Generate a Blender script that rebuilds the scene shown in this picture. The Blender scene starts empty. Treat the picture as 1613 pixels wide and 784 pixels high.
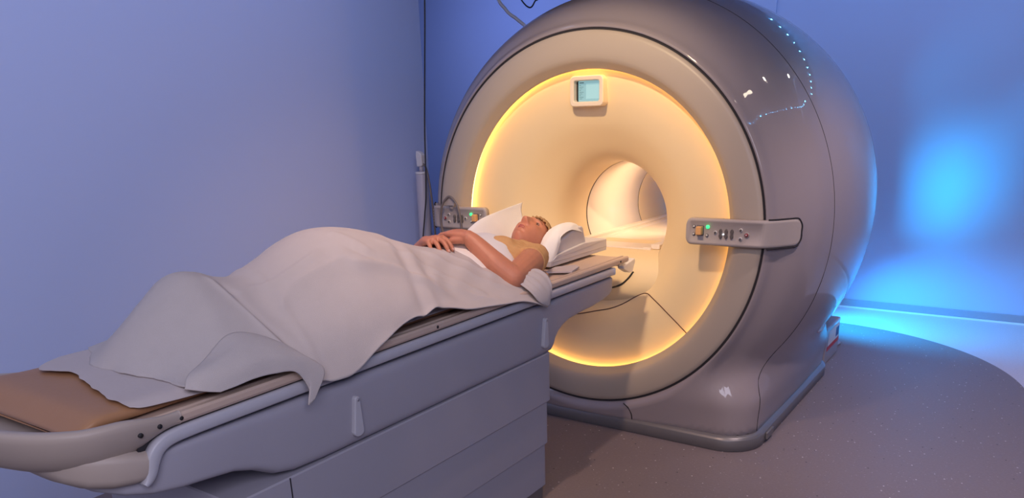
import bpy, math, random
import numpy as np
from mathutils import Vector, Matrix
C = bpy.context.scene.collection
random.seed(4); rng = np.random.default_rng(4)

# ------------------------------------------------------------------ camera
cam_d = bpy.data.cameras.new('camera'); cam = bpy.data.objects.new('camera', cam_d); C.objects.link(cam)
YAW, PIT, ROL = 0.6074, -0.3335, -0.0296
fw = Vector((-math.sin(YAW)*math.cos(PIT), math.cos(YAW)*math.cos(PIT), math.sin(PIT)))
rt = Vector((math.cos(YAW), math.sin(YAW), 0)); up = rt.cross(fw)
r2 = rt*math.cos(ROL)+up*math.sin(ROL); u2 = -rt*math.sin(ROL)+up*math.cos(ROL)
M = Matrix((r2, u2, -fw)).transposed().to_4x4(); M.translation = (1.8429, -3.2863, 1.5149)
cam.matrix_world = M
cam_d.sensor_width = 36; cam_d.lens = 1199.9/1613*36; cam_d.shift_y = 213/1613*1.0
cam_d.shift_y = -cam_d.shift_y*-1.0
cam_d.clip_start = 0.05
bpy.context.scene.camera = cam

# ------------------------------------------------------------------ world, exposure
w = bpy.data.worlds.new('world'); bpy.context.scene.world = w; w.use_nodes = True
bg = w.node_tree.nodes['Background']; bg.inputs[0].default_value = (0.38, 0.345, 0.385, 1); bg.inputs[1].default_value = 0.66
vs = bpy.context.scene.view_settings
vs.view_transform = 'Standard'; vs.look = 'None'; vs.gamma = 1; vs.exposure = 0.0; vs.use_curve_mapping = False

def aim(o, t):
    d = Vector(t)-o.location; o.rotation_euler = d.to_track_quat('-Z', 'Y').to_euler()
def area(name, loc, tgt, power, col, size, size_y=None, spread=math.pi):
    l = bpy.data.lights.new(name, 'AREA'); l.energy = power; l.color = col; l.size = size; l.spread = spread
    l.shape = 'RECTANGLE' if size_y else 'DISK'
    if size_y: l.size_y = size_y
    o = bpy.data.objects.new(name, l); C.objects.link(o); o.location = loc; aim(o, tgt); return o
def spot(name, loc, tgt, power, col, ang, blend=.6, rad=.04):
    l = bpy.data.lights.new(name, 'SPOT'); l.energy = power; l.color = col; l.spot_size = math.radians(ang); l.spot_blend = blend
    l.shadow_soft_size = rad
    o = bpy.data.objects.new(name, l); C.objects.link(o); o.location = loc; aim(o, tgt); return o

KEY = (0.50, -1.80, 2.84)
spot('downlight_key', KEY, (0.10, -0.75, 0.95), 105, (1.0, 0.68, 0.52), 86, 1.0, .045)
spot('downlight_magnet', (0.42, -1.86, 2.84), (0.0, 0.1, 1.30), 165, (1.0, 0.75, 0.42), 40, 1.0, .05)
spot('downlight_right', (1.84, -0.40, 2.84), (2.05, 0.9, 0.0), 185, (1.0, 0.78, 0.78), 84, .9, .05)
spot('downlight_scanner', (1.77, 0.67, 2.84), (1.9, 0.9, 0.0), 14, (1.0, 0.78, 0.70), 100, .9, .04)
area('partition_fill', (-0.75, -2.4, 2.86), (-1.40, -2.4, 0.6), 8, (0.42, 0.58, 1.0), 5.0, 0.25, math.radians(130))  # added strip with no fixture, there to brighten the lilac partition
area('soft_fill', (2.6, -4.2, 2.7), (-1.4, -2.8, 0.3), 64, (0.80, 0.78, 1.0), 2.4, 1.2)
area('blue_bar', (0.74, 2.14, 0.98), (1.25, 3.24, 1.22), 3.3, (0.0, 0.50, 1.0), 0.05, 1.1, math.radians(38))
spot('wall_washer', (2.1, 2.45, 2.80), (1.85, 3.24, 1.30), 45, (0.0, 0.48, 1.0), 36, 1.0, .05)
spot('floor_washer', (0.55, 2.45, 0.62), (1.05, 2.75, 0.0), 170, (0.0, 0.42, 1.0), 96, 1.0, .05)
area('rear_blue', (-2.3, 2.0, 2.7), (-2.4, 3.2, 1.4), 15, (0.34, 0.45, 1.0), 1.2, .6)
area('rear_fill', (0.9, 2.2, 2.75), (1.0, 3.2, 1.0), 17, (0.38, 0.52, 1.0), 4.0, .5)
spot('bore_light', (0.12, 0.78, 1.235), (-0.22, 0.98, 1.05), 6, (1.0, 0.74, 0.48), 150, .9, .02)
spot('bore_light', (0.02, 1.05, 1.265), (-0.1, 0.9, 0.90), 3.5, (1.0, 0.74, 0.48), 150, .9, .02)

# ------------------------------------------------------------------ materials
def mat(name, col, rough=.5, metal=0, emit=None, estr=0, noise=0, nscale=60, bump=0, bscale=300, coat=0, sss=0, spec=.5):
    m = bpy.data.materials.new(name); m.use_nodes = True; nt = m.node_tree; b = nt.nodes['Principled BSDF']
    b.inputs['Base Color'].default_value = (*col, 1); b.inputs['Roughness'].default_value = rough
    b.inputs['Metallic'].default_value = metal; b.inputs['Specular IOR Level'].default_value = spec
    if coat: b.inputs['Coat Weight'].default_value = coat; b.inputs['Coat Roughness'].default_value = .03
    if sss: b.inputs['Subsurface Weight'].default_value = sss; b.inputs['Subsurface Radius'].default_value = (.02, .008, .004); b.inputs['Subsurface Scale'].default_value = .5
    if emit: b.inputs['Emission Color'].default_value = (*emit, 1); b.inputs['Emission Strength'].default_value = estr
    tc = nt.nodes.new('ShaderNodeTexCoord')
    if noise:
        n = nt.nodes.new('ShaderNodeTexNoise'); n.inputs['Scale'].default_value = nscale; n.inputs['Detail'].default_value = 4
        nt.links.new(tc.outputs['Object'], n.inputs['Vector'])
        mp = nt.nodes.new('ShaderNodeMapRange'); mp.inputs['To Min'].default_value = 1-noise; mp.inputs['To Max'].default_value = 1+noise
        nt.links.new(n.outputs['Fac'], mp.inputs['Value'])
        mx = nt.nodes.new('ShaderNodeVectorMath'); mx.operation = 'SCALE'; mx.inputs[0].default_value = col
        nt.links.new(mp.outputs[0], mx.inputs['Scale']); nt.links.new(mx.outputs[0], b.inputs['Base Color'])
    if bump:
        n = nt.nodes.new('ShaderNodeTexNoise'); n.inputs['Scale'].default_value = bscale; n.inputs['Detail'].default_value = 3
        nt.links.new(tc.outputs['Object'], n.inputs['Vector'])
        bp = nt.nodes.new('ShaderNodeBump'); bp.inputs['Strength'].default_value = bump; bp.inputs['Distance'].default_value = .002
        nt.links.new(n.outputs['Fac'], bp.inputs['Height']); nt.links.new(bp.outputs[0], b.inputs['Normal'])
    return m
m_shell = mat('glossy_shell', (.33, .28, .285), .40, noise=.012, nscale=3, coat=.85, spec=.3)
m_fascia = mat('fascia_plastic', (.47, .39, .31), .42, noise=.012, nscale=4)
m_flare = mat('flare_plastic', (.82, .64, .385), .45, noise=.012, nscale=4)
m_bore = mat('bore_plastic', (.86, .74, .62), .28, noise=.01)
m_dark = mat('dark_gap', (.02, .017, .02), .7, noise=.1)
m_glow = mat('light_ring_glow', (1, .8, .4), .5, emit=(1.0, .60, .18), estr=5.5, noise=.02)
m_skirt = mat('grey_skirt', (.19, .18, .185), .35, metal=.3, noise=.03, nscale=20)
m_panel = mat('panel_plastic', (.42, .36, .33), .5, noise=.015, bump=.15)
m_btn = mat('button_white', (.75, .72, .68), .35, noise=.02)
m_btn_d = mat('button_grey', (.13, .11, .10), .4, noise=.05)
m_green = mat('green_lamp', (.05, .8, .2), .3, emit=(.05, 1, .25), estr=1.6, noise=.02)
m_red = mat('stop_button', (.30, .02, .03), .35, noise=.03)
m_knob = mat('orange_knob', (.80, .42, .16), .4, noise=.03)
m_table = mat('table_enamel', (.37, .355, .41), .5, noise=.02, nscale=6, bump=.1)
m_tabletop = mat('tabletop_cream', (.60, .45, .36), .45, noise=.05, nscale=12)
m_rail = mat('side_rail', (.50, .49, .54), .4, noise=.02)
m_scoop = mat('foot_tray', (.45, .37, .32), .5, noise=.03, nscale=8)
m_mattress = mat('tan_vinyl', (.42, .21, .10), .5, noise=.06, nscale=9, bump=.25, bscale=60)
m_cloth = mat('white_cotton', (.58, .52, .50), .95, noise=.03, nscale=25, bump=.7, bscale=700, spec=.15)
m_paper = mat('white_paper', (.56, .49, .48), .85, noise=.02, nscale=30, bump=.3, bscale=90, spec=.2)
m_tissue = mat('soft_tissue', (.82, .78, .74), .9, noise=.02, nscale=30, bump=.2, bscale=200, spec=.2)
m_pad = mat('grey_foam', (.62, .58, .58), .6, noise=.02)
m_skin = mat('skin', (.56, .22, .125), .5, noise=.09, nscale=45, bump=.25, bscale=260, sss=.12)
m_shirt = mat('tan_cotton', (.70, .40, .17), .9, noise=.05, nscale=40, bump=.6, bscale=500, spec=.1)
m_hair = mat('light_brown_hair', (.42, .24, .10), .6, noise=.35, nscale=120, bump=1.0, bscale=220)
m_cable = mat('black_cable', (.03, .028, .03), .5, noise=.1)
m_hose = mat('grey_hose', (.17, .14, .13), .45, noise=.05)
m_column = mat('column_paint', (.46, .44, .52), .45, noise=.02)
m_white = mat('white_plastic', (.72, .70, .70), .4, noise=.02)
m_wallL = mat('lilac_partition', (.56, .65, .96), .95, noise=.008, nscale=1.5, spec=.05)
m_wall = mat('blue_white_wall', (.44, .52, .74), .8, noise=.015, nscale=2, bump=.05, spec=.2)
m_base = mat('grey_baseboard', (.30, .31, .40), .6, noise=.03)
m_cove = mat('pale_cove_strip', (.70, .75, .85), .4, noise=.02)
m_ceil = mat('ceiling_paint', (.34, .34, .44), .9, noise=.02)

# ------------------------------------------------------------------ helpers
def mesh(name, v, f, m, parent=None, smooth=True, bevel=0, solid=0, sub=0, ang=None):
    me = bpy.data.meshes.new(name); me.from_pydata([tuple(map(float, p)) for p in v], [], [tuple(int(i) for i in q) for q in f]); me.update()
    o = bpy.data.objects.new(name, me); C.objects.link(o)
    if m: me.materials.append(m)
    if smooth: me.polygons.foreach_set('use_smooth', [True]*len(me.polygons))
    if parent: o.parent = parent; o.matrix_parent_inverse = parent.matrix_basis.inverted()
    if solid:
        s = o.modifiers.new('solid', 'SOLIDIFY'); s.thickness = solid; s.offset = 0
    if bevel:
        b = o.modifiers.new('bevel', 'BEVEL'); b.width = bevel; b.segments = 3; b.limit_method = 'ANGLE'; b.angle_limit = math.radians(35)
        b.harden_normals = False
        if not sub:
            wn = o.modifiers.new('wn', 'WEIGHTED_NORMAL'); wn.keep_sharp = True
    if sub:
        s = o.modifiers.new('sub', 'SUBSURF'); s.levels = sub; s.render_levels = sub
    return o
def empty(name, loc, label, cat, group=None):
    o = bpy.data.objects.new(name, None); C.objects.link(o); o.location = loc; o.empty_display_size = .1
    tag(o, label, cat, group); return o
def tag(o, label, cat, group=None):
    o['label'] = label; o['category'] = cat
    if group: o['group'] = group
    return o
def struct(o): o['kind'] = 'structure'; return o
def box(x0, x1, y0, y1, z0, z1):
    v = [(x, y, z) for x in (x0, x1) for y in (y0, y1) for z in (z0, z1)]
    f = [(0, 1, 3, 2), (4, 6, 7, 5), (0, 4, 5, 1), (2, 3, 7, 6), (0, 2, 6, 4), (1, 5, 7, 3)]
    return v, f
def join(*parts):
    V = []; F = []
    for v, f in parts:
        n = len(V); V += [tuple(p) for p in v]; F += [tuple(i+n for i in q) for q in f]
    return V, F
def grid_faces(nr, nc, closed=False):
    F = []
    for i in range(nr-1):
        for j in range(nc if closed else nc-1):
            k = (j+1) % nc
            F.append((i*nc+j, i*nc+k, (i+1)*nc+k, (i+1)*nc+j))
    return F
def catmull(P, n):
    P = np.array(P, float); N = len(P); Q = np.vstack([2*P[0]-P[1], P, 2*P[-1]-P[-2]])
    t = np.linspace(0, N-1, n); i = np.minimum(t.astype(int), N-2); u = (t-i)[:, None]
    a, b, c, d = Q[i], Q[i+1], Q[i+2], Q[i+3]
    return .5*((2*b)+(-a+c)*u+(2*a-5*b+4*c-d)*u**2+(-a+3*b-3*c+d)*u**3)
def tube(pts, r, seg=8, n=None, caps=True):
    P = catmull(pts, n) if n else np.array(pts, float)
    N = len(P); r = np.full(N, r) if np.isscalar(r) else np.interp(np.linspace(0, 1, N), np.linspace(0, 1, len(r)), r)
    V = []; T = np.gradient(P, axis=0); up0 = None
    for i in range(N):
        t = T[i]/(np.linalg.norm(T[i])+1e-12)
        if up0 is None: up0 = np.cross(t, (0, 0, 1) if abs(t[2]) < .9 else (1, 0, 0))
        up0 = up0-t*np.dot(up0, t); up0 /= np.linalg.norm(up0); s = np.cross(t, up0)
        for k in range(seg):
            a = 2*math.pi*k/seg; V.append(P[i]+r[i]*(math.cos(a)*up0+math.sin(a)*s))
    F = grid_faces(N, seg, True)
    if caps: F += [tuple(range(seg))[::-1], tuple((N-1)*seg+k for k in range(seg))]
    return V, F
def lathe_z(prof, seg=32, c=(0, 0)):
    V = [(c[0]+r*math.cos(2*math.pi*k/seg), c[1]+r*math.sin(2*math.pi*k/seg), z) for r, z in prof for k in range(seg)]
    F = grid_faces(len(prof), seg, True); n = len(prof)
    F += [tuple(range(seg))[::-1], tuple((n-1)*seg+k for k in range(seg))]
    return V, F
AZ = 1.0115                                                   # height of the bore axis
def ring_y(prof, seg=192, closed_prof=False, fn=None):        # lathe about the bore axis; prof = (r, y)
    V = []
    for i, (r, y) in enumerate(prof):
        for k in range(seg):
            a = 2*math.pi*k/seg; rr = fn(i, r, y, a) if fn else r
            V.append((rr*math.sin(a), y, AZ+rr*math.cos(a)))
    F = grid_faces(len(prof), seg, True)
    if closed_prof:
        n = len(prof)-1
        F += [(n*seg+k, n*seg+(k+1) % seg, (k+1) % seg, k) for k in range(seg)]
    return V, F
def prism(outline, axis_fn, t0, t1):                          # outline list of 2-D points, axis_fn(a,b,t) -> xyz
    n = len(outline); V = [axis_fn(a, b, t) for t in (t0, t1) for a, b in outline]
    F = [(k, (k+1) % n, n+(k+1) % n, n+k) for k in range(n)]+[tuple(range(n))[::-1], tuple(n+k for k in range(n))]
    return V, F
def rrect(x0, x1, y0, y1, r, n=6):
    P = []
    for cx, cy, a0 in ((x1-r, y1-r, 0), (x0+r, y1-r, 90), (x0+r, y0+r, 180), (x1-r, y0+r, 270)):
        for k in range(n+1):
            a = math.radians(a0+90*k/n); P.append((cx+r*math.cos(a), cy+r*math.sin(a)))
    return P

# ------------------------------------------------------------------ the setting
def floor_material():
    m = bpy.data.materials.new('speckled_vinyl'); m.use_nodes = True; nt = m.node_tree; N = nt.nodes; L = nt.links; b = N['Principled BSDF']
    b.inputs['Roughness'].default_value = .42; b.inputs['Specular IOR Level'].default_value = .35
    tc = N.new('ShaderNodeTexCoord')
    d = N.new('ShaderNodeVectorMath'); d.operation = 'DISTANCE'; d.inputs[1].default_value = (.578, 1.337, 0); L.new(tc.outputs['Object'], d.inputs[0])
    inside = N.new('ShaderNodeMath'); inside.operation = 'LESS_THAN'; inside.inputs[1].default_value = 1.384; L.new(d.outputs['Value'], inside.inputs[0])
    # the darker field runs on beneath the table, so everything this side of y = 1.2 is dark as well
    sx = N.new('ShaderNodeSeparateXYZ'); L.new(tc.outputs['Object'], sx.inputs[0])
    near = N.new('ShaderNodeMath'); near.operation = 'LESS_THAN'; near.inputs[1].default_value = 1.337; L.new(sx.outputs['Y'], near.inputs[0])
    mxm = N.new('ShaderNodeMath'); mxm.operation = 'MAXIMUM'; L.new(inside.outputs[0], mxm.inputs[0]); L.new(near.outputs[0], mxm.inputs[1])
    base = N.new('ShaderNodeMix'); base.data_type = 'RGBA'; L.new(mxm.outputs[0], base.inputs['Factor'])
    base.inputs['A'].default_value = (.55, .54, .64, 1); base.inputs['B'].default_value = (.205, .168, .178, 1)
    n1 = N.new('ShaderNodeTexNoise'); n1.inputs['Scale'].default_value = 90; n1.inputs['Detail'].default_value = 5; L.new(tc.outputs['Object'], n1.inputs['Vector'])
    mr = N.new('ShaderNodeMapRange'); mr.inputs['To Min'].default_value = .86; mr.inputs['To Max'].default_value = 1.14; L.new(n1.outputs['Fac'], mr.inputs['Value'])
    sc = N.new('ShaderNodeVectorMath'); sc.operation = 'SCALE'; L.new(base.outputs['Result'], sc.inputs[0]); L.new(mr.outputs[0], sc.inputs['Scale'])
    cur = sc.outputs[0]
    for scale, rad, pick, col in ((30, .11, .40, (.60, .55, .57, 1)), (24, .09, .30, (.03, .03, .04, 1)), (60, .15, .35, (.32, .28, .30, 1))):
        v = N.new('ShaderNodeTexVoronoi'); v.inputs['Scale'].default_value = scale; L.new(tc.outputs['Object'], v.inputs['Vector'])
        lt = N.new('ShaderNodeMath'); lt.operation = 'LESS_THAN'; lt.inputs[1].default_value = rad; L.new(v.outputs['Distance'], lt.inputs[0])
        s2 = N.new('ShaderNodeSeparateColor'); L.new(v.outputs['Color'], s2.inputs[0])
        l2 = N.new('ShaderNodeMath'); l2.operation = 'LESS_THAN'; l2.inputs[1].default_value = pick; L.new(s2.outputs[0], l2.inputs[0])
        mu = N.new('ShaderNodeMath'); mu.operation = 'MULTIPLY'; L.new(lt.outputs[0], mu.inputs[0]); L.new(l2.outputs[0], mu.inputs[1])
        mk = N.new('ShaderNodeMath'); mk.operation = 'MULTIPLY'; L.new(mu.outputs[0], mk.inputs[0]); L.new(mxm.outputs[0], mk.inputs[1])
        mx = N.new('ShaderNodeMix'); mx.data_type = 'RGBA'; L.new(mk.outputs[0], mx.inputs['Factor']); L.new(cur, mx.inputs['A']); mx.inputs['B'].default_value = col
        cur = mx.outputs['Result']
    L.new(cur, b.inputs['Base Color'])
    return m
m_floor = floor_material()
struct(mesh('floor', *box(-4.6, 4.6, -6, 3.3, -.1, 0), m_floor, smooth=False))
struct(mesh('ceiling', *box(-4.6, 4.6, -1.9, 3.3, 2.9, 3.0), m_ceil, smooth=False))
struct(mesh('wall_back', *box(-.11, 4.6, 3.26, 3.4, 0, 2.9), m_wall, smooth=False))
struct(mesh('wall_back_left', *box(-4.6, -.11, 3.24, 3.4, 0, 2.9), m_wall, smooth=False))
struct(mesh('wall_left', *box(-4.7, -4.6, -6, 3.4, 0, 2.9), m_wall, smooth=False))
struct(mesh('wall_right', *box(4.6, 4.7, -6, 3.4, 0, 2.9), m_wall, smooth=False))
struct(mesh('wall_partition', *box(-1.52, -1.40, -6, .53, 0, 2.9), m_wallL, smooth=False))
struct(mesh('baseboard_back', *box(-.11, 4.6, 3.245, 3.26, .012, .065), m_base, smooth=False, bevel=.003))
struct(mesh('trim_1', *box(-.11, 4.6, 3.235, 3.26, 0, .012), m_cove, smooth=False))

# ------------------------------------------------------------------ MRI scanner
scanner = empty('mri_scanner', (0, .8, 0), 'huge rounded white MRI scanner with glowing ring around its open bore', 'scanner')
PY = np.array([-.02, 0, .04, .10, .2, .35, .5, .65, .8, .95, 1.1, 1.25, 1.4, 1.5, 1.6, 1.68, 1.74])
PR = np.array([.84, .888, .925, .985, 1.042, 1.083, 1.11, 1.125, 1.131, 1.129, 1.12, 1.10, 1.07, 1.035, .96, .86, .70])
def Rbody(y):
    m = np.gradient(PR, PY); i = np.clip(np.searchsorted(PY, y)-1, 0, len(PY)-2); h = PY[i+1]-PY[i]; t = np.clip((y-PY[i])/h, 0, 1)
    return (2*t**3-3*t**2+1)*PR[i]+(t**3-2*t*t+t)*h*m[i]+(-2*t**3+3*t*t)*PR[i+1]+(t**3-t*t)*h*m[i+1]
def fbody(p):
    x, y, z = p[..., 0], p[..., 1], p[..., 2]
    rho = np.hypot(x, z-AZ)
    a = np.maximum(np.maximum((rho-Rbody(y))*.8, -y+.004), y-1.74)
    cx, cy, rc = .88, .765, .16                                # rounded plinth, y from .02 to 1.53
    qx = np.abs(x)-(cx-rc); qy = np.abs(y-.785)-(cy-rc)
    plan = np.hypot(np.maximum(qx, 0), np.maximum(qy, 0))+np.minimum(np.maximum(qx, qy), 0)-rc
    rr = .09; b = np.hypot(np.maximum(plan+rr, 0), np.maximum(z-.29+rr, 0))+np.minimum(np.maximum(plan+rr, z-.29+rr), 0)-rr
    k = .20; h = np.clip(.5+.5*(b-a)/k, 0, 1)
    u = b*(1-h)+a*h-k*h*(1-h)
    return np.maximum(u, .055-z)
CC = np.array([0, .85, AZ])
def march(c, d, tmax=2.2):
    lo = np.zeros(d.shape[:-1]); hi = np.full(d.shape[:-1], tmax)
    # step out until outside, then bisect
    t = np.full(d.shape[:-1], .3)
    for _ in range(60):
        f = fbody(c+d*t[..., None]); t = t+np.where(f < 0, np.maximum(-f*.7, .004), 0)
    lo = t-.12; hi = t+.12
    for _ in range(26):
        mid = (lo+hi)/2; f = fbody(c+d*mid[..., None]); lo = np.where(f < 0, mid, lo); hi = np.where(f < 0, hi, mid)
    return (lo+hi)/2
def build_body():
    seg = 288; phi0 = math.atan2(.888, .85-.004); rows = 120
    s = np.linspace(0, 1, rows)**1.25
    phi = phi0+(math.pi-phi0)*s; th = np.arange(seg)*2*math.pi/seg
    PH, TH = np.meshgrid(phi, th, indexing='ij')
    D = np.stack([np.sin(PH)*np.sin(TH), -np.cos(PH), np.sin(PH)*np.cos(TH)], -1)
    T = march(CC, D); P = CC+D*T[..., None]
    P[0, :, 0] = .888*np.sin(th); P[0, :, 1] = .0; P[0, :, 2] = AZ+.888*np.cos(th)
    # rear opening: stop where the rear cap is inside r = .62
    rho = np.hypot(P[..., 0], P[..., 2]-AZ)
    keep = [i for i in range(rows) if not (P[i, :, 1].mean() > 1.6 and rho[i].mean() < .60)]
    P = P[keep]
    # lip turning inward at the front seam
    lip = np.stack([.882*np.sin(th), np.full(seg, .03), AZ+.882*np.cos(th)], -1)[None]
    P = np.concatenate([lip, P], 0)
    return P.reshape(-1, 3), grid_faces(P.shape[0], seg, True)
bv, bf = build_body()
mesh('housing', bv, bf, m_shell, scanner)
def on_body(th, y):                                           # th: angle from +z towards +x at this y
    lo, hi = .5, 1.6
    d = np.array([math.sin(th), 0, math.cos(th)])
    for _ in range(30):
        mid = (lo+hi)/2
        if fbody(np.array([0, y, AZ])+d*mid) < 0: lo = mid
        else: hi = mid
    return np.array([0, y, AZ])+d*lo
# dark line where the front fascia meets the housing
mesh('fascia_gap', *ring_y([(.8890, .0015), (.8880, .004), (.8755, .004), (.8745, .003)], 256), m_dark, scanner)
# fascia ring
fas = [(.8755, .03), (.8765, .004), (.874, -.002), (.855, -.006), (.82, -.009), (.785, -.006), (.765, -.001), (.751, .005), (.743, .014), (.735, .026), (.722, .044), (.716, .052), (.716, .057), (.722, .060), (.742, .062)]
mesh('front_fascia', *ring_y(fas, 256), m_fascia, scanner)
mesh('light_ring', *ring_y([(.742, .0625), (.750, .064), (.751, .094), (.742, .100)], 192), m_glow, scanner)
# funnel shaped flare, its lower side cut flat by the bed sill
flp = [(.748, .102), (.735, .098), (.71, .0985), (.68, .1015), (.64, .108), (.60, .113), (.56, .122), (.52, .136), (.485, .150), (.45, .172), (.42, .195), (.393, .216), (.366, .238), (.342, .262), (.322, .288), (.306, .318), (.297, .352), (.292, .39), (.290, .45), (.289, .51), (.288, .565)]
hh = np.interp([p[0] for p in flp][::-1], [.288, .297, .32, .36, .41, .48, .56, .64, .748], [.140, .140, .143, .150, .168, .225, .40, .62, .9])[::-1]
def flat(i, r, y, a, H=hh):
    c = -math.cos(a)
    if c <= .02: return r
    q = H[i]/c; k = .02; h = min(1, max(0, .5+.5*(q-r)/k)) if k else 0
    return q*(1-h)+r*h-k*h*(1-h)
flare = mesh('bore_flare', *ring_y(flp, 256), m_flare, scanner)
# curved tongue carrying the bed out of the bore
TG = catmull([(.225, .585), (.205, .615), (.190, .655), (.185, .70), (.195, .745), (.220, .795), (.262, .838), (.32, .862), (.42, .870), (.60, .874)], 50)
def tongue_pt(u, k):
    y, z = TG[k]; r = float(np.interp(y, [p[1] for p in flp[4:]], [p[0] for p in flp[4:]])); hw_ = math.sqrt(max(.0004, r*r-(AZ-z)**2))+.012
    return (u*hw_, y+.012*u*u, z)
mesh('bed_tongue', [tongue_pt(u, k) for k in range(50) for u in np.linspace(-1, 1, 40)], grid_faces(50, 40), m_flare, scanner)
tub = [(.288, .575), (.284, .58), (.284, .9), (.284, 1.225), (.288, 1.233), (.288, 1.235)]
H2 = [.140]*6
mesh('bore_tube', *ring_y(tub, 160, fn=lambda i, r, y, a: flat(i, r, y, a, H2)), m_bore, scanner)
mesh('tube_joint', *ring_y([(.290, .563), (.294, .566), (.294, .574), (.290, .577)], 160, fn=lambda i, r, y, a: flat(i, r, y, a, H2)), m_dark, scanner)
mesh('tube_joint', *ring_y([(.288, 1.233), (.292, 1.235), (.292, 1.241), (.288, 1.243)], 160, fn=lambda i, r, y, a: flat(i, r, y, a, H2)), m_dark, scanner)
rear = [(.288, 1.242), (.288, 1.4), (.288, 1.55), (.289, 1.62), (.294, 1.66), (.31, 1.69), (.35, 1.71), (.42, 1.722), (.50, 1.728), (.58, 1.732), (.64, 1.735)]
mesh('rear_flare', *ring_y(rear, 160), m_flare, scanner)
# bed runners inside the bore
bed = []
for sx in (-1, 1):
    bed.append(prism(rrect(min(sx*.205, sx*.252), max(sx*.205, sx*.252), .868, .893, .006, 3), lambda a, b, t: (a, t, b), .36, 1.72))
bed.append(prism([(-.21, .862), (.21, .862), (.21, .878), (.175, .878), (.165, .872), (-.165, .872), (-.175, .878), (-.21, .878)], lambda a, b, t: (a, t, b), .345, 1.72))
mesh('bed_runner', *join(*bed), m_bore, scanner, smooth=False, bevel=.003)
# plinth skirt
def plan(x1, y0, y1, r, n=10): return rrect(-x1, x1, y0, y1, r, n)
def skirt():
    V = []; rings = [(0.0, -.004), (.003, .0), (.056, .0), (.060, -.003), (.062, -.006), (.068, -.008), (.070, -.05)]
    for z, d in rings:
        for p in plan(.885+.02+d, .0-.015-d, 1.55+d, .18+d, 12): V.append((p[0], p[1], z))
    n = len(plan(1, 0, 1, .1, 12)); F = grid_faces(len(rings), n, True)+[tuple(range(n))[::-1], tuple((len(rings)-1)*n+k for k in range(n))]
    return V, F
mesh('plinth_skirt', *skirt(), m_skirt, scanner)
mesh('skirt_clip', *box(.905, .917, .20, .30, .016, .052), m_skirt, scanner, smooth=False, bevel=.004)
# fine panel joints on the housing
def seam(name, pts, r=.0013, parent=scanner, m=m_dark, n=60): return mesh(name, *tube(pts, r, 6, n), m, parent)
up_th = np.radians(np.arange(-100, 101, 4))
sp = [on_body(t, .35) for t in up_th]
def side_surface(y, z):                                        # first housing point met going -x
    x = 1.3
    for _ in range(500):
        f = float(fbody(np.array([x, y, z])))
        if f < .0004: break
        x -= max(f*.5, .0004)
    return np.array([x, y, z])
low = [side_surface(y, z) for y, z in [(.345, .80), (.34, .74), (.335, .68), (.325, .62), (.31, .56), (.29, .50), (.262, .44), (.225, .38), (.185, .325), (.16, .28), (.152, .24), (.15, .20), (.15, .15), (.15, .11), (.15, .074)]]
sp = [q for q in sp if not (q[0] > 0 and q[2] < .84)]+low
seam('panel_joint', sp, .0016, n=220)
def front_surface(x, z, y0=-.06):                              # first housing point met going +y
    y = y0
    for _ in range(400):
        f = float(fbody(np.array([x, y, z])))
        if f < .0004: break
        y += max(f*.5, .0004)
    return np.array([x, y, z])
seam('panel_joint', [front_surface(.262, .160), front_surface(.28, .130), front_surface(.292, .10), front_surface(.294, .07)], .003, n=20)

# monitor above the bore
mon = mesh('monitor_frame', *join(), m_flare, scanner) if False else None
def frame_ring(x0, x1, z0, z1, r, t, y0, y1, cx=0):
    O = rrect(x0, x1, z0, z1, r, 6); I = rrect(x0+t, x1-t, z0+t, z1-t, r*.45, 6); n = len(O)
    V = [(p[0], y0, p[1]) for p in O]+[(p[0], y0, p[1]) for p in I]+[(p[0], y1, p[1]) for p in O]+[(p[0], y1, p[1]) for p in I]
    F = []
    for k in range(n):
        j = (k+1) % n
        F += [(k, j, n+j, n+k), (k, 2*n+k, 2*n+j, j), (n+k, n+j, 3*n+j, 3*n+k), (2*n+k, 3*n+k, 3*n+j, 2*n+j)]
    return V, F
MC = 1.634
mon = mesh('monitor', *frame_ring(-.105, .073, MC-.068, MC+.068, .022, .022, .066, .125), mat('monitor_bezel', (.80, .66, .50), .4, noise=.02), scanner, smooth=False, bevel=.006)
def screen_mat():
    m = mat('monitor_screen', (.10, .16, .17), .25, emit=(.26, .47, .49), estr=.85, noise=.04, nscale=30); return m
scr = mesh('screen', *box(-.076, .052, .100, .106, MC-.046, MC+.046), screen_mat(), mon, smooth=False)
ui = [box(-.070, -.046, .0985, .0995, MC+.036, MC+.039)]
for k in range(9): ui.append(box(-.070, -.062+.007*((k*5) % 3), .0985, .0995, MC+.026-.0075*k, MC+.0272-.0075*k))
mesh('screen_text', *join(*ui), mat('screen_ink', (.01, .03, .04), .5, noise=.1), scr, smooth=False)
mesh('screen_window', *box(-.034, .048, .0986, .0995, MC-.034, MC+.034), mat('screen_pane', (.14, .22, .23), .3, emit=(.33, .57, .58), estr=.85, noise=.02), scr, smooth=False)
mesh('screen_edge', *box(-.0835, -.0765, .095, .106, MC-.046, MC+.046), m_dark, mon, smooth=False)
# small moulded mark at the top of the fascia lip
mesh('fascia_mark', *join(box(-.012, .012, .030, .040, AZ+.7405, AZ+.7425), box(-.005, .005, .022, .028, AZ+.7425, AZ+.7435)), m_panel, scanner, smooth=False)

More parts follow.
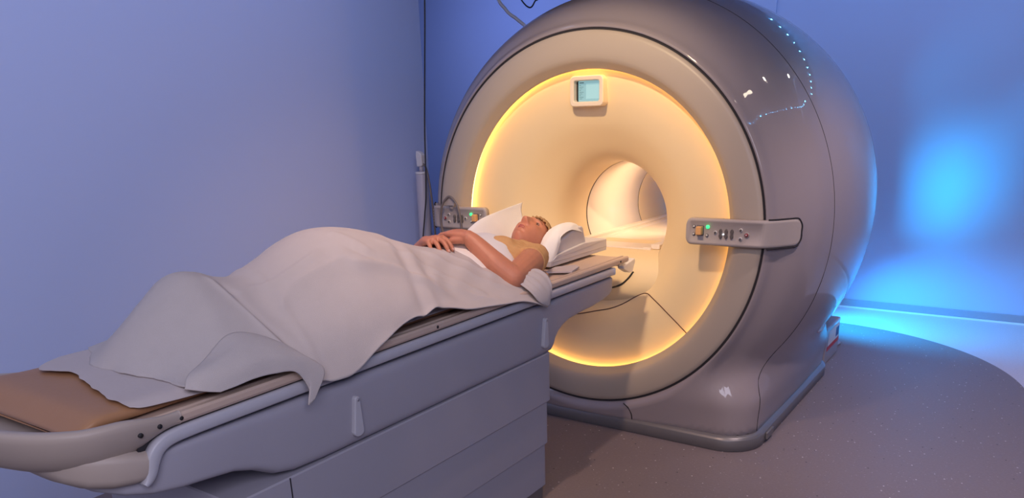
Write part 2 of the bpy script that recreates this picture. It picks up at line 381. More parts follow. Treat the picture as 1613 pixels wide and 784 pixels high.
# control panels, mirror images left and right of the bore
PATH = catmull([(.548, -.036), (.62, -.038), (.72, -.040), (.82, -.040), (.87, -.036), (.905, -.022), (.94, .012), (.965, .048), (.99, .083), (1.006, .106)], 60)
def control_panel(s):
    S = np.concatenate([[0], np.cumsum(np.linalg.norm(np.diff(PATH, axis=0), axis=1))]); Lp = S[-1]
    def at(u, off=0):
        x = np.interp(u, S, PATH[:, 0]); y = np.interp(u, S, PATH[:, 1])
        e = 1e-3; dx = np.interp(u+e, S, PATH[:, 0])-np.interp(u-e, S, PATH[:, 0]); dy = np.interp(u+e, S, PATH[:, 1])-np.interp(u-e, S, PATH[:, 1]); L = math.hypot(dx, dy)+1e-9
        return np.array([s*(x+off*dy/L), y-off*dx/L])
    Z0, Z1, r = .972, 1.088, .024
    us = np.unique(np.concatenate([np.linspace(0, r, 8), np.linspace(r, Lp-r*1.3, 44), np.linspace(Lp-r*1.3, Lp, 9)]))
    V = []; nc = 8
    for u in us:
        e = 0
        if u < r: e = r-math.sqrt(max(0, r*r-(r-u)**2))
        rr = r*1.3
        if u > Lp-rr: e = rr-math.sqrt(max(0, rr*rr-(u-(Lp-rr))**2))
        z0, z1 = Z0+e, Z1-e; b = .006; off = 0
        # recessed field between rims on the inner part
        rec = .004 if .018 < u < .335 else 0
        prof = [(-.028, z0), (-b, z0), (0, z0+b), (0, z0+.014), (-rec, z0+.018), (-rec, z1-.018), (0, z1-.014), (0, z1-b), (-b, z1), (-.028, z1)]
        nc = len(prof)
        for o_, z in prof: q = at(u, o_); V.append((q[0], q[1], z))
    F = grid_faces(len(us), nc, True)+[tuple(range(nc))[::-1], tuple((len(us)-1)*nc+k for k in range(nc))]
    cp = mesh('control_panel', V, F, m_panel, scanner)
    cp['label'] = 'beige control panel right of the bore' if s > 0 else 'beige control panel left of the bore'
    # recess line where it is let into the housing
    ol = []
    for u, z in [(.36, Z1+.003), (.40, Z1+.003), (.46, Z1+.003), (Lp-.02, Z1+.002), (Lp-.004, Z1-.010), (Lp+.003, Z1-.03), (Lp+.003, 1.03), (Lp+.003, Z0+.03), (Lp-.004, Z0+.010), (Lp-.02, Z0-.002), (.46, Z0-.003), (.40, Z0-.003), (.36, Z0-.003)]:
        q = at(min(u, Lp), -.004); ol.append((q[0]+(s*.004 if u > Lp else 0), q[1]+(.006 if u > Lp else 0), z))
    mesh('panel_outline', *tube(ol, .0032, 6, 60), m_dark, cp)
    def button(name, u, z, r, h, m, ring=None):
        c = at(u, -.004); c2 = at(u, h); n = c2-c; T = np.array([-n[1], n[0]]); T /= np.linalg.norm(T)
        V = []; prof = [(r, 0), (r, .75), (r*.8, 1), (0.001, 1)]
        for rr, t in prof:
            for k in range(16):
                a = 2*math.pi*k/16; p = c+n*t+T*rr*math.cos(a); V.append((p[0], p[1], z+rr*math.sin(a)))
        o = mesh(name, V, grid_faces(4, 16, True), m, cp)
        if ring:
            V = []
            for rr, t in [(r*1.5, 0), (r*1.5, .5), (r*1.1, .5)]:
                for k in range(16):
                    a = 2*math.pi*k/16; p = c+n*t+T*rr*math.cos(a); V.append((p[0], p[1], z+rr*math.sin(a)))
            mesh('button_ring', V, grid_faces(3, 16, True), ring, o)
        return o
    for u, z in ((.036, 1.052), (.036, 1.019)): button('button', u, z, .0045, .004, m_btn, m_btn_d)
    # square joystick knob
    c = at(.066, .012)
    kn = mesh('knob', *box(c[0]-.013, c[0]+.013, c[1]-.012, c[1]+.016, 1.018, 1.054), m_knob, cp, smooth=False, bevel=.004)
    mesh('knob_shadow_gap', *box(c[0]-.016, c[0]+.016, c[1]+.010, c[1]+.018, 1.014, 1.057), m_btn_d, kn, smooth=False, bevel=.003)
    button('green_button', .099, 1.052, .0052, .005, m_green, m_green)
    button('button', .097, 1.016, .0045, .005, m_btn, m_btn_d)
    button('button', .134, 1.030, .005, .005, m_btn_d, m_btn)
    for u in (.158, .183, .208):
        V = []; c = at(u, -.004); c2 = at(u, .004); n = c2-c; T = np.array([-n[1], n[0]]); T /= np.linalg.norm(T)
        prof = [((8+(-2.8 if abs(math.sin(a)) < .35 else 0))*.001*math.cos(a), .021*math.sin(a)) for a in np.linspace(0, 2*math.pi, 32, endpoint=False)]
        for t in (0, 1):
            for a, b in prof: p = c+n*t+T*a; V.append((p[0], p[1], 1.026+b))
        n_ = len(prof); rk = mesh('rocker_switch', V, [(k, (k+1) % n_, n_+(k+1) % n_, n_+k) for k in range(n_)]+[tuple(n_+k for k in range(n_))], m_btn_d, cp, smooth=False, bevel=.0015)
    button('indicator', .1705, 1.024, .0035, .003, mat('white_lamp', (.9, .95, 1), .3, emit=(.8, .9, 1), estr=1.2, noise=.01))
    for z in (1.045, 1.008): button('button', .246, z, .005, .006, m_btn_d, m_btn)
    button('stop_button', .272, 1.026, .0075, .006, m_red, m_panel); button('stop_button_cap', .272, 1.026, .0035, .0075, m_btn)
    return cp, at
cpR, atR = control_panel(1); cpL, atL = control_panel(-1)
# ribbed slot at the outer end of the left panel
q = atL(.40, .001)
sl = [prism([(-.03+.0, 0), (0, 0)], lambda a, b, t: (0, 0, 0), 0, 1)] if False else []
V = []; pr = rrect(-.011, .011, -.045, .045, .011, 5)
c0 = atL(.395, .0005); c1 = atL(.415, .0005); T = (c1-c0)/np.linalg.norm(c1-c0)
for a, b in pr: V.append((c0[0]+T[0]*a, c0[1]+T[1]*a, 1.03+b))
mesh('ribbed_slot', V, [tuple(range(len(pr)))], m_btn_d, cpL, smooth=False, solid=.002)
for k in range(5):
    z = 1.0+.015*k; mesh('slot_rib', *tube([(c0[0]-T[0]*.009, c0[1]-T[1]*.009-.001, z), (c0[0]+T[0]*.009, c0[1]+T[1]*.009-.001, z)], .003, 8), m_panel, cpL)
# hook above the left panel
hk = mesh('hose_hook', *prism([(.030*math.cos(a)-.768, .034*math.sin(a)+1.100) for a in np.radians(np.arange(-10, 191, 10))], lambda a, b, t: (a, t, b), -.060, -.048), m_panel, cpL, smooth=False, bevel=.003)
mesh('hook_stem', *tube([(-.768, -.05, 1.088), (-.768, -.02, 1.080)], .012, 12), m_panel, cpL)

# joints of the lower flare cover (points on the flare surface)
def flare_y(r):
    rs = [p[0] for p in flp][::-1]; ysv = [p[1] for p in flp][::-1]; return float(np.interp(r, rs, ysv))
# dark joints in the flare below the bed
def flare_pt(x, z):
    # y of the flare front at this (x, z), including the flattened sill
    best = None; a = math.atan2(x, z-AZ); rho = math.hypot(x, z-AZ)
    prev = None
    for i, (r, y) in enumerate(flp):
        rr = r
        if prev and (prev[0]-rho)*(rr-rho) <= 0:
            t = (rho-prev[0])/(rr-prev[0]+1e-9); return np.array([x, prev[1]+(y-prev[1])*t-.001, z])
        prev = (rr, y)
    return np.array([x, .1, z])
def flare_line(pts, r, n=60): return mesh('flare_joint', *tube([flare_pt(*p) for p in catmull(pts, 40)[:, :2]], r, 6), mat('joint_brown', (.10, .04, .03), .7, noise=.05), scanner)
def jl(pts): return [(x, z, 0) for x, z in pts]
flare_line(jl([(-.30, .52), (-.20, .525), (-.10, .538), (-.008, .56), (.063, .577), (.131, .606), (.196, .647), (.238, .669), (.269, .676), (.30, .667), (.365, .635), (.444, .583), (.52, .525), (.55, .50)]), .0026)
def tongue_y(z):
    k = int(np.argmin(np.abs(TG[:30, 1]-z))); return TG[k, 0]
mesh('flare_joint', *tube([(x, tongue_y(z)+.012*(x/.3)**2-.003, z) for x, z in [(-.02, .668), (.05, .682), (.10, .697), (.135, .716), (.165, .748), (.180, .775)]], .0045, 8, 30), m_dark, scanner)
# rear foot with a red striped notice
rf = mesh('rear_foot', *box(-.86, .86, 1.56, 1.93, 0, .24), m_shell, scanner, smooth=False, bevel=.01)
mesh('red_stripe', *box(.8602, .8612, 1.60, 1.92, .085, .112), mat('notice_red', (.55, .02, .02), .5, noise=.05), rf, smooth=False)
mesh('notice', *box(.8602, .8610, 1.62, 1.91, .115, .21), m_white, rf, smooth=False)
mesh('blue_mark', *box(.8612, .8618, 1.82, 1.90, .13, .19), mat('notice_blue', (.02, .05, .25), .5, noise=.05), rf, smooth=False)

# ------------------------------------------------------------------ patient table
table = empty('patient_table', (0, -1.4, 0), 'long pale grey scanner table on a stepped pedestal in front of the bore', 'table')
def loft(stations, n_exp=5, seg=48, cap=True):                # (y, half width, z0, z1) super-ellipse sections
    V = []
    for y, wd, z0, z1 in stations:
        zc, hz = (z0+z1)/2, (z1-z0)/2
        for k in range(seg):
            a = 2*math.pi*k/seg; c, s = math.cos(a), math.sin(a); e = 2/n_exp
            V.append((wd*math.copysign(abs(c)**e, c), y, zc+hz*math.copysign(abs(s)**e, s)))
    F = grid_faces(len(stations), seg, True); n = len(stations)
    if cap: F += [tuple(range(seg)), tuple((n-1)*seg+k for k in range(seg))[::-1]]
    return V, F
raw = np.array([(-2.605, .12, .80, .850), (-2.60, .17, .79, .850), (-2.57, .235, .765, .850), (-2.53, .275, .748, .850), (-2.48, .300, .735, .850), (-2.42, .312, .727, .850), (-2.36, .316, .722, .850),
 (-2.28, .317, .712, .850), (-2.22, .317, .690, .850), (-2.16, .317, .655, .850), (-2.10, .317, .640, .850), (-2.0, .317, .635, .850), (-1.5, .317, .632, .850), (-.86, .317, .628, .850), (-.80, .317, .630, .850), (-.785, .317, .645, .850), (-.772, .316, .668, .850), (-.75, .316, .693, .850),
 (-.71, .316, .716, .850), (-.655, .316, .731, .850), (-.57, .316, .738, .850), (-.46, .316, .742, .850), (-.36, .316, .752, .850), (-.31, .316, .764, .850), (-.288, .315, .776, .850), (-.276, .310, .79, .849), (-.270, .300, .80, .846)])
V, F = loft(raw, 9, 72)
mesh('body_shell', V, F, m_table, table)
# light grey side rail running round the foot as a cup
def rail(s):
    cl = [(-.272, .8710), (-.6, .8710), (-1.0, .8710), (-1.5, .8710), (-2.0, .8710), (-2.30, .8710), (-2.38, .8705), (-2.425, .868), (-2.452, .860), (-2.470, .845), (-2.480, .825), (-2.487, .805), (-2.496, .790), (-2.507, .781)]
    P = catmull(cl, 150); T = np.gradient(P, axis=0); V = []
    for (y, z), t in zip(P, T):
        t = t/np.linalg.norm(t); n = np.array([t[1], -t[0]]); n = n if n[1] > 0 or y < -2.47 else -n
        if n[0]*0+n[1] < 0 and y > -2.45: n = -n
        n = np.array([-t[1], t[0]]) if (-t[1]*0+t[0]) > 0 else np.array([t[1], -t[0]])
        if t[0] < 0: n = np.array([t[1], -t[0]])
        xo = np.interp(y, [-2.51, -2.45], [.3215, .3235]); h = .0155*np.interp(y, [-2.507, -2.475], [.35, 1])
        for dx, k in ((-.028, -1), (-.003, -1), (0, -.75), (0, .72), (-.004, 1), (-.028, 1)): V.append((s*(xo+dx), y+n[0]*h*k, z+n[1]*h*k))
    F = grid_faces(150, 6, True)+[tuple(range(6)), tuple(149*6+k for k in range(6))[::-1]]
    return V, F
mesh('side_rail', *rail(1), m_rail, table, smooth=True); mesh('side_rail', *rail(-1), m_rail, table, smooth=True)
cup = np.array([(-2.655, .10, .850, .884), (-2.648, .18, .828, .887), (-2.63, .235, .805, .888), (-2.60, .275, .785, .888), (-2.56, .302, .772, .887), (-2.52, .316, .768, .880), (-2.495, .3205, .772, .868), (-2.478, .3215, .795, .862), (-2.466, .3215, .822, .858), (-2.458, .320, .845, .857)])
mesh('foot_cup', *loft(cup, 4, 64), m_scoop, table)
mesh('slide_gap', *box(-.300, .300, -2.50, -.28, .846, .894), m_dark, table, smooth=False)
# sliding table top
top = []
top.append(prism([(-.318, .893), (-.300, .888), (.300, .888), (.318, .893), (.322, .900), (.322, .912), (.318, .918), (.306, .918), (.303, .912), (.296, .912), (.293, .918), (.284, .918), (.281, .910), (-.281, .910), (-.284, .918), (-.293, .918), (-.296, .912), (-.303, .912), (-.306, .918), (-.318, .918), (-.322, .912), (-.322, .900)], lambda a, b, t: (a, t, b), -2.47, -.14))
tt = mesh('sliding_top', *join(*top), m_tabletop, table, smooth=False, bevel=.0015)
mesh('groove_inlay', *join(*[box(s*.2995-.003, s*.2995+.003, -2.46, -.145, .911, .9135) for s in (-1, 1)]), mat('brown_groove', (.16, .09, .07), .6, noise=.1), tt, smooth=False)
for y in (-1.50, -.22, -2.40): mesh('rail_screw', *tube([(.3215, y, .905), (.3235, y, .905)], .005, 12), m_dark, tt)
# curved foot tray
def tray():
    path = catmull([(.308, -2.40), (.310, -2.47), (.305, -2.53), (.285, -2.595), (.235, -2.655), (.15, -2.70), (.05, -2.722), (-.05, -2.722), (-.15, -2.70), (-.235, -2.655), (-.285, -2.595), (-.305, -2.53), (-.310, -2.47), (-.308, -2.40)], 90)
    V = []; T = np.gradient(path, axis=0)
    for (x, y), t in zip(path, T):
        n = np.array([t[1], -t[0]]); n = n/np.linalg.norm(n)
        if n[0]*x+n[1]*(y+2.2) < 0: n = -n
        k = min(1, max(0, (-2.42-y)/.12)); k = k*k*(3-2*k)             # how far round the end
        rim = .921+.018*k+.010*min(1, max(0, (-2.6-y)/.12))
        prof = [(.0, rim), (.012, rim+.001), (.016+.006*k, rim-.006), (.014+.004*k, rim-.022-.01*k), (.010-.010*k, .893-.030*k), (.004-.045*k, .889-.058*k), (-.01-.085*k, .888-.072*k), (-.012-.085*k, .893-.067*k), (-.008-.040*k, .897-.048*k), (-.010-.022*k, .905-.02*k), (-.012-.012*k, rim-.006)]
        for o_, z in prof: V.append((x+n[0]*o_, y+n[1]*o_, z))
    n_ = 11; F = grid_faces(len(path), n_, True)+[tuple(range(n_)), tuple((len(path)-1)*n_+k for k in range(n_))[::-1]]
    return V, F
ft = mesh('foot_tray', *tray(), m_scoop, table, sub=1)
mesh('tray_floor', *prism([(.27, -2.42), (.265, -2.53), (.24, -2.59), (.19, -2.635), (.1, -2.66), (-.1, -2.66), (-.19, -2.635), (-.24, -2.59), (-.265, -2.53), (-.27, -2.42)], lambda a, b, t: (a, b, t), .862, .876), m_scoop, ft, smooth=False)
for y, z in ((-2.50, .900), (-2.455, .905)): mesh('tray_bolt', *tube([(.318, y, z), (.3275, y, z)], .0055, 12), m_dark, ft)
# stepped pedestal panels
def pedestal(x, y0, y1, z0, z1, name='pedestal_panel', m=m_table, r=.05):
    O = rrect(-x, x, y0, y1, r, 8); n = len(O); V = []
    rings = [(z0, -.004), (z0+.004, 0), (z1-.004, 0), (z1, -.004)]
    for z, d in rings:
        for p in O:
            L = math.hypot(p[0], 1e-9); V.append((p[0]*(1+d/x), p[1]-(d if p[1] < (y0+y1)/2 else -d)*1.0, z))
    F = grid_faces(4, n, True)+[tuple(range(n))[::-1], tuple(3*n+k for k in range(n))]
    return mesh(name, V, F, m, table, smooth=False)
pedestal(.313, -2.30, -.800, .435, .640, r=.028)
pedestal(.306, -2.29, -.812, .250, .437, r=.028)
pedestal(.300, -2.28, -.822, .062, .252, r=.028)
pedestal(.294, -2.26, -.832, 0, .064, 'pedestal_skirt', m_skirt, r=.03)
mesh('panel_joint', *box(.3125, .3135, -2.127, -2.123, .437, .638), m_dark, table, smooth=False)
# lever handles on the side
def lever(y):
    O = []
    for a in np.radians(np.arange(0, 181, 15)): O.append((.010*math.cos(a), .782+.010*math.sin(a)))
    for a in np.radians(np.arange(180, 361, 15)): O.append((-.004+.019*math.cos(a), .687+.016*math.sin(a)))
    V, F = prism(O, lambda a, b, t: (t, y+a, b), .314, .331)
    h = mesh('lever_handle', V, F, m_rail, table, smooth=False, bevel=.004)
    mesh('lever_pivot', *tube([(.329, y, .782), (.3325, y, .782)], .005, 14), m_table, h)
lever(-1.875); lever(-.862)

# ------------------------------------------------------------------ mattress, sheets
def smoothstep(t): t = np.clip(t, 0, 1); return t*t*(3-2*t)
def wrinkle(X, Y, seed, n=14, f0=6, f1=28, aniso=None):
    r = np.random.default_rng(seed); Z = np.zeros_like(X)
    for _ in range(n):
        a = r.uniform(0, math.pi) if aniso is None else r.normal(aniso, .45)
        f = r.uniform(f0, f1); ph = r.uniform(0, 6.28); wob = r.uniform(.3, 1.2); ph2 = r.uniform(0, 6.28)
        u = X*math.cos(a)+Y*math.sin(a); v = -X*math.sin(a)+Y*math.cos(a)
        Z += np.sin(u*f+wob*np.sin(v*f*.45+ph2)+ph)*f0/f
    return Z/math.sqrt(n)
def mattress():
    O = []
    yy = np.concatenate([np.linspace(-2.615, -2.52, 10), np.linspace(-2.48, -.74, 60)])
    V = []; sec = 28
    for y in yy:
        k = smoothstep((y+2.615)/.05); wd = .262*(.90+.10*k); zt = .9165+.030*smoothstep((y+2.62)/.07)+.004*np.exp(-((y+2.53)/.04)**2)
        zb = .9125
        for j in range(sec):
            a = 2*math.pi*j/sec; c, s = math.cos(a), math.sin(a)
            x = wd*math.copysign(abs(c)**.22, c); z = (zt+zb)/2+(zt-zb)/2*math.copysign(abs(s)**.55, s)
            V.append((x+.001*math.sin(40*y), y+.004*math.sin(9*x), z+(.0012*math.sin(21*y+7*x) if s > 0 else 0)))
    n = len(yy); F = grid_faces(n, sec, True)+[tuple(range(sec)), tuple((n-1)*sec+k for k in range(sec))[::-1]]
    return V, F
tag(mesh('mattress', *mattress(), m_mattress, None), 'thin tan vinyl mattress lying along the scanner table', 'mattress')
def sheet_from_rows(rows, n, m):
    R = np.array([catmull(r, m) for r in rows]); return np.array([catmull(R[:, j], n) for j in range(m)]).transpose(1, 0, 2)
rows = [[(-.275, -2.36, .934), (-.262, -2.37, .951), (-.19, -2.455, .954), (-.108, -2.432, .955), (-.04, -2.435, .955), (.013, -2.449, .956), (.09, -2.462, .957), (.174, -2.484, .955), (.24, -2.489, .954), (.268, -2.482, .946)],
        [(-.275, -2.33, .934), (-.262, -2.33, .952), (-.19, -2.38, .954), (-.108, -2.38, .956), (-.04, -2.38, .957), (.013, -2.38, .957), (.09, -2.38, .956), (.174, -2.40, .954), (.25, -2.42, .952), (.281, -2.43, .938)],
        [(-.275, -2.2, .934), (-.262, -2.2, .952), (-.19, -2.2, .954), (-.108, -2.2, .955), (-.04, -2.2, .955), (.013, -2.2, .955), (.09, -2.2, .955), (.174, -2.2, .954), (.255, -2.2, .952), (.290, -2.2, .932)],
        [(-.275, -1.6, .934), (-.262, -1.6, .952), (-.19, -1.6, .954), (-.108, -1.6, .955), (-.04, -1.6, .955), (.013, -1.6, .955), (.09, -1.6, .955), (.174, -1.6, .954), (.250, -1.6, .952), (.282, -1.6, .934)],
        [(-.275, -.8, .934), (-.262, -.8, .952), (-.19, -.8, .954), (-.108, -.8, .955), (-.04, -.8, .955), (.013, -.8, .955), (.09, -.8, .955), (.174, -.8, .954), (.250, -.8, .952), (.285, -.8, .936)]]
P = sheet_from_rows(rows, 140, 60)
P[..., 2] += .0012*wrinkle(P[..., 0], P[..., 1], 5, f0=12, f1=40)+.001
edge = np.exp(-((np.arange(140)/3.0)**2))[:, None]; P[..., 1] += edge*.005*(np.sin(P[..., 0]*43+1)*np.sin(P[..., 0]*17)+.25*np.sin(P[..., 0]*120))
tag(mesh('paper_sheet', P.reshape(-1, 3), grid_faces(140, 60), m_paper, None, solid=.0012), 'thin white sheet with wavy end covering the tan mattress', 'sheet')
# knee rest glimpsed beneath the blanket
tag(mesh('knee_rest', *loft([(-1.90, .10, .957, .985), (-1.86, .22, .957, 1.02), (-1.72, .245, .957, 1.09), (-1.60, .245, .957, 1.105), (-1.50, .245, .957, 1.06), (-1.42, .24, .957, .99), (-1.40, .20, .957, .965)], 5, 40), m_pad, None), 'grey knee rest wedge half hidden under the white blanket', 'knee rest')

# ------------------------------------------------------------------ the blanket
RW = [
 [(-.28,-2.28,.952),(-.21,-2.31,.956),(-.14,-2.35,.957),(-.062,-2.378,.957),(.02,-2.375,.958),(.071,-2.372,.961),(.135,-2.362,.958),(.20,-2.353,.958),(.30,-2.353,.956)],
 [(-.27,-2.22,.962),(-.20,-2.25,.985),(-.12,-2.29,1.01),(-.05,-2.315,1.02),(.02,-2.315,1.018),(.08,-2.312,1.005),(.14,-2.31,.99),(.21,-2.305,.975),(.295,-2.31,.958)],
 [(-.26,-2.13,.966),(-.19,-2.17,1.01),(-.12,-2.205,1.07),(-.05,-2.225,1.10),(.02,-2.225,1.10),(.085,-2.225,1.073),(.15,-2.225,1.038),(.22,-2.235,1.0),(.288,-2.25,.960)],
 [(-.26,-2.06,.966),(-.18,-2.11,1.03),(-.11,-2.145,1.115),(-.045,-2.155,1.15),(.02,-2.155,1.15),(.085,-2.155,1.118),(.15,-2.16,1.075),(.215,-2.175,1.025),(.285,-2.20,.962)],
 [(-.26,-1.98,.966),(-.18,-2.03,1.04),(-.105,-2.07,1.115),(-.04,-2.09,1.148),(.03,-2.10,1.145),(.10,-2.095,1.105),(.175,-2.085,1.055),(.25,-2.075,1.0),(.322,-2.07,.946)],
 [(-.265,-1.93,.966),(-.185,-1.97,1.035),(-.105,-2.0,1.095),(-.035,-2.02,1.122),(.045,-2.045,1.118),(.115,-2.05,1.075),(.185,-2.045,1.028),(.262,-2.04,.975),(.338,-2.045,.905)],
 [(-.27,-1.88,.966),(-.19,-1.91,1.035),(-.11,-1.935,1.095),(-.03,-1.95,1.118),(.055,-1.965,1.112),(.125,-1.98,1.070),(.195,-1.985,1.02),(.275,-1.995,.965),(.345,-2.01,.878)],
 [(-.28,-1.80,.968),(-.20,-1.82,1.05),(-.12,-1.84,1.125),(-.03,-1.855,1.158),(.06,-1.865,1.15),(.14,-1.88,1.105),(.21,-1.895,1.045),(.29,-1.92,.97),(.348,-1.945,.866)],
 [(-.285,-1.73,.97),(-.21,-1.74,1.07),(-.13,-1.75,1.16),(-.03,-1.755,1.198),(.065,-1.76,1.190),(.15,-1.775,1.145),(.22,-1.80,1.075),(.30,-1.84,.985),(.352,-1.88,.872)],
 [(-.29,-1.65,.975),(-.215,-1.65,1.08),(-.13,-1.65,1.178),(-.03,-1.655,1.213),(.07,-1.66,1.207),(.16,-1.67,1.165),(.235,-1.69,1.095),(.305,-1.73,1.01),(.348,-1.775,.925)],
 [(-.29,-1.52,.975),(-.215,-1.52,1.07),(-.13,-1.52,1.158),(-.03,-1.52,1.19),(.07,-1.52,1.186),(.16,-1.53,1.148),(.235,-1.55,1.085),(.305,-1.59,1.02),(.343,-1.63,.966)],
 [(-.28,-1.39,.97),(-.21,-1.39,1.045),(-.125,-1.39,1.12),(-.03,-1.39,1.148),(.07,-1.39,1.142),(.155,-1.40,1.105),(.225,-1.42,1.05),(.295,-1.45,.995),(.340,-1.48,.962)],
 [(-.27,-1.25,.965),(-.20,-1.25,1.02),(-.12,-1.25,1.082),(-.03,-1.25,1.106),(.06,-1.25,1.102),(.14,-1.26,1.075),(.21,-1.275,1.03),(.28,-1.30,.975),(.340,-1.34,.930)],
 [(-.27,-1.12,.965),(-.20,-1.12,1.015),(-.12,-1.12,1.062),(-.03,-1.12,1.078),(.06,-1.12,1.073),(.13,-1.13,1.053),(.20,-1.14,1.015),(.275,-1.16,.960),(.342,-1.19,.912)],
 [(-.27,-1.04,.965),(-.20,-1.04,1.012),(-.12,-1.04,1.055),(-.03,-1.045,1.070),(.05,-1.05,1.066),(.12,-1.055,1.045),(.19,-1.05,1.005),(.27,-1.04,.955),(.345,-1.04,.895)],
 [(-.27,-.98,.965),(-.20,-.98,1.01),(-.12,-.985,1.052),(-.04,-1.0,1.068),(.04,-1.02,1.063),(.105,-1.03,1.045),(.175,-1.015,1.003),(.265,-.955,.958),(.352,-.94,.862)],
 [(-.27,-.95,.965),(-.20,-.955,1.01),(-.12,-.965,1.052),(-.04,-.985,1.067),(.035,-1.01,1.063),(.10,-1.02,1.045),(.17,-1.0,1.002),(.258,-.905,.972),(.356,-.893,.842)]]
NR, NC = 300, 150
P = sheet_from_rows(RW, NR, NC)
X, Y = P[..., 0].copy(), P[..., 1].copy()
ii = np.linspace(0, 1, NR)[:, None]*np.ones((1, NC)); jj = np.ones((NR, 1))*np.linspace(0, 1, NC)[None]
amp = .0040*smoothstep(jj/.1)*(1-.6*smoothstep((jj-.85)/.1))*(.35+.65*smoothstep((ii-.22)/.1))
dz = amp*(wrinkle(X*1.2, Y, 11, 16, 9, 34, aniso=1.1))
# soft folds fanning from the lap down to the near edge, and the creases round the hip
fan = smoothstep((Y+1.55)/.2)*smoothstep((jj-.45)/.3)
fan = fan*(1-smoothstep((jj-.80)/.14))
dz += .003*fan*np.sin((Y*1.0+X*1.35)*46+1.2*np.sin(Y*13))*smoothstep((-.98-Y)/.1)
dz += -.008*np.exp(-((Y+1.45+.55*(X-.1))/.022)**2)*smoothstep((jj-.45)/.2)+.008*np.exp(-((Y+1.40+.5*(X-.1))/.026)**2)*smoothstep((jj-.45)/.2)
dz += .004*np.exp(-((Y+1.93+.2*X)/.014)**2)
lx = np.clip((X-.03)/(.33-.03), 0, 1); ry = -2.098+.035*lx; dz += .012*np.exp(-np.abs(Y-ry)/.014)*smoothstep((X-.02)/.05)*smoothstep((.33-X)/.04)
dz -= .008*np.exp(-((Y-ry-.035)/.014)**2)*smoothstep((X-.02)/.05)*smoothstep((.33-X)/.04)
def crease(pts, h, wl, wr, soft=.02):                          # a fold following a line on the cloth, steeper on one side
    global dz
    Q = catmull([(p[0], p[1]) for p in pts], 60); best = np.full(X.shape, 9.); sd = np.zeros_like(X); tt = np.zeros_like(X)
    for k in range(59):
        a, b = Q[k], Q[k+1]; ab = b-a; t = np.clip(((X-a[0])*ab[0]+(Y-a[1])*ab[1])/(ab@ab), 0, 1)
        dx_, dy_ = X-(a[0]+t*ab[0]), Y-(a[1]+t*ab[1]); d = np.hypot(dx_, dy_); m_ = d < best
        best = np.where(m_, d, best); sd = np.where(m_, np.sign(ab[0]*dy_-ab[1]*dx_), sd); tt = np.where(m_, (k+t)/59, tt)
    wdt = np.where(sd > 0, wl, wr); env = smoothstep(tt/.18)*smoothstep((1-tt)/.18)
    dz = dz+h*np.exp(-(best/wdt)**1.5)*env
crease([(.13, -1.74), (.202, -1.712), (.219, -1.651), (.231, -1.588), (.245, -1.544), (.270, -1.50), (.290, -1.44), (.305, -1.37)], .020, .045, .014)
crease([(.12, -1.70), (.19, -1.66), (.215, -1.60), (.225, -1.54), (.238, -1.50), (.26, -1.45)], -.010, .014, .018)
crease([(.103, -2.108), (.087, -2.03), (.084, -1.985), (.099, -1.954), (.112, -1.882), (.116, -1.80), (.12, -1.74)], .009, .013, .02)
crease([(.197, -1.99), (.166, -1.962), (.151, -1.91), (.158, -1.831), (.168, -1.766), (.175, -1.70)], .009, .016, .02)
crease([(.06, -1.68), (.097, -1.663), (.152, -1.642), (.197, -1.626)], .006, .014, .02)
crease([(.12, -1.56), (.165, -1.478), (.215, -1.386), (.275, -1.264), (.31, -1.19)], .010, .02, .014)
crease([(.225, -1.45), (.262, -1.36), (.312, -1.245), (.33, -1.12)], .008, .016, .012)
crease([(.10, -1.36), (.16, -1.28), (.22, -1.19), (.27, -1.10), (.30, -1.03)], .007, .018, .012)
crease([(.09, -1.22), (.15, -1.16), (.21, -1.09), (.26, -1.01)], .006, .014, .010)
crease([(.03, -1.50), (.09, -1.42), (.13, -1.33), (.17, -1.25)], .005, .016, .012)
dz[:3] *= .2
P[..., 2] += dz
e0 = np.exp(-((np.arange(NR)/2.5)**2))[:, None]; P[..., 1] += e0*.0025*(np.sin(X*38+2)+.5*np.sin(X*91+1)+.2*np.sin(X*210))
en = np.exp(-(((NC-1-np.arange(NC))/4.0)**2))[None]; P[..., 0] += en*.003*np.sin(Y*31)
blanket = tag(mesh('blanket', P.reshape(-1, 3), grid_faces(NR, NC), m_cloth, None, solid=.004), 'large white cotton blanket draped over her raised knees and feet', 'blanket')
# turned-over corner near the feet, part of the same blanket
RC = [
 [(.292,-2.362,.955),(.315,-2.345,.950),(.325,-2.325,.944),(.333,-2.30,.938)],
 [(.270,-2.335,.975),(.300,-2.315,.978),(.322,-2.29,.962),(.334,-2.27,.940)],
 [(.240,-2.27,.990),(.290,-2.25,.998),(.325,-2.23,.978),(.338,-2.215,.944)],
 [(.215,-2.18,1.028),(.275,-2.17,1.016),(.325,-2.16,.985),(.342,-2.15,.940)],
 [(.235,-2.12,1.022),(.285,-2.115,1.008),(.335,-2.105,.975),(.350,-2.09,.928)],
 [(.275,-2.08,.996),(.312,-2.07,.982),(.346,-2.06,.950),(.358,-2.062,.870)],
 [(.318,-2.055,.962),(.338,-2.045,.955),(.354,-2.035,.925),(.362,-2.075,.838)],
 [(.336,-2.035,.945),(.348,-2.02,.935),(.360,-2.01,.905),(.362,-2.055,.845)]]
Q = sheet_from_rows(RC, 90, 36)
Q[..., 2] += .0025*wrinkle(Q[..., 0], Q[..., 1], 21, 10, 30, 90, aniso=.2); Q[..., 2] = np.maximum(Q[..., 2], .835)
mesh('turned_corner', Q.reshape(-1, 3), grid_faces(90, 36), m_cloth, blanket, solid=.004)
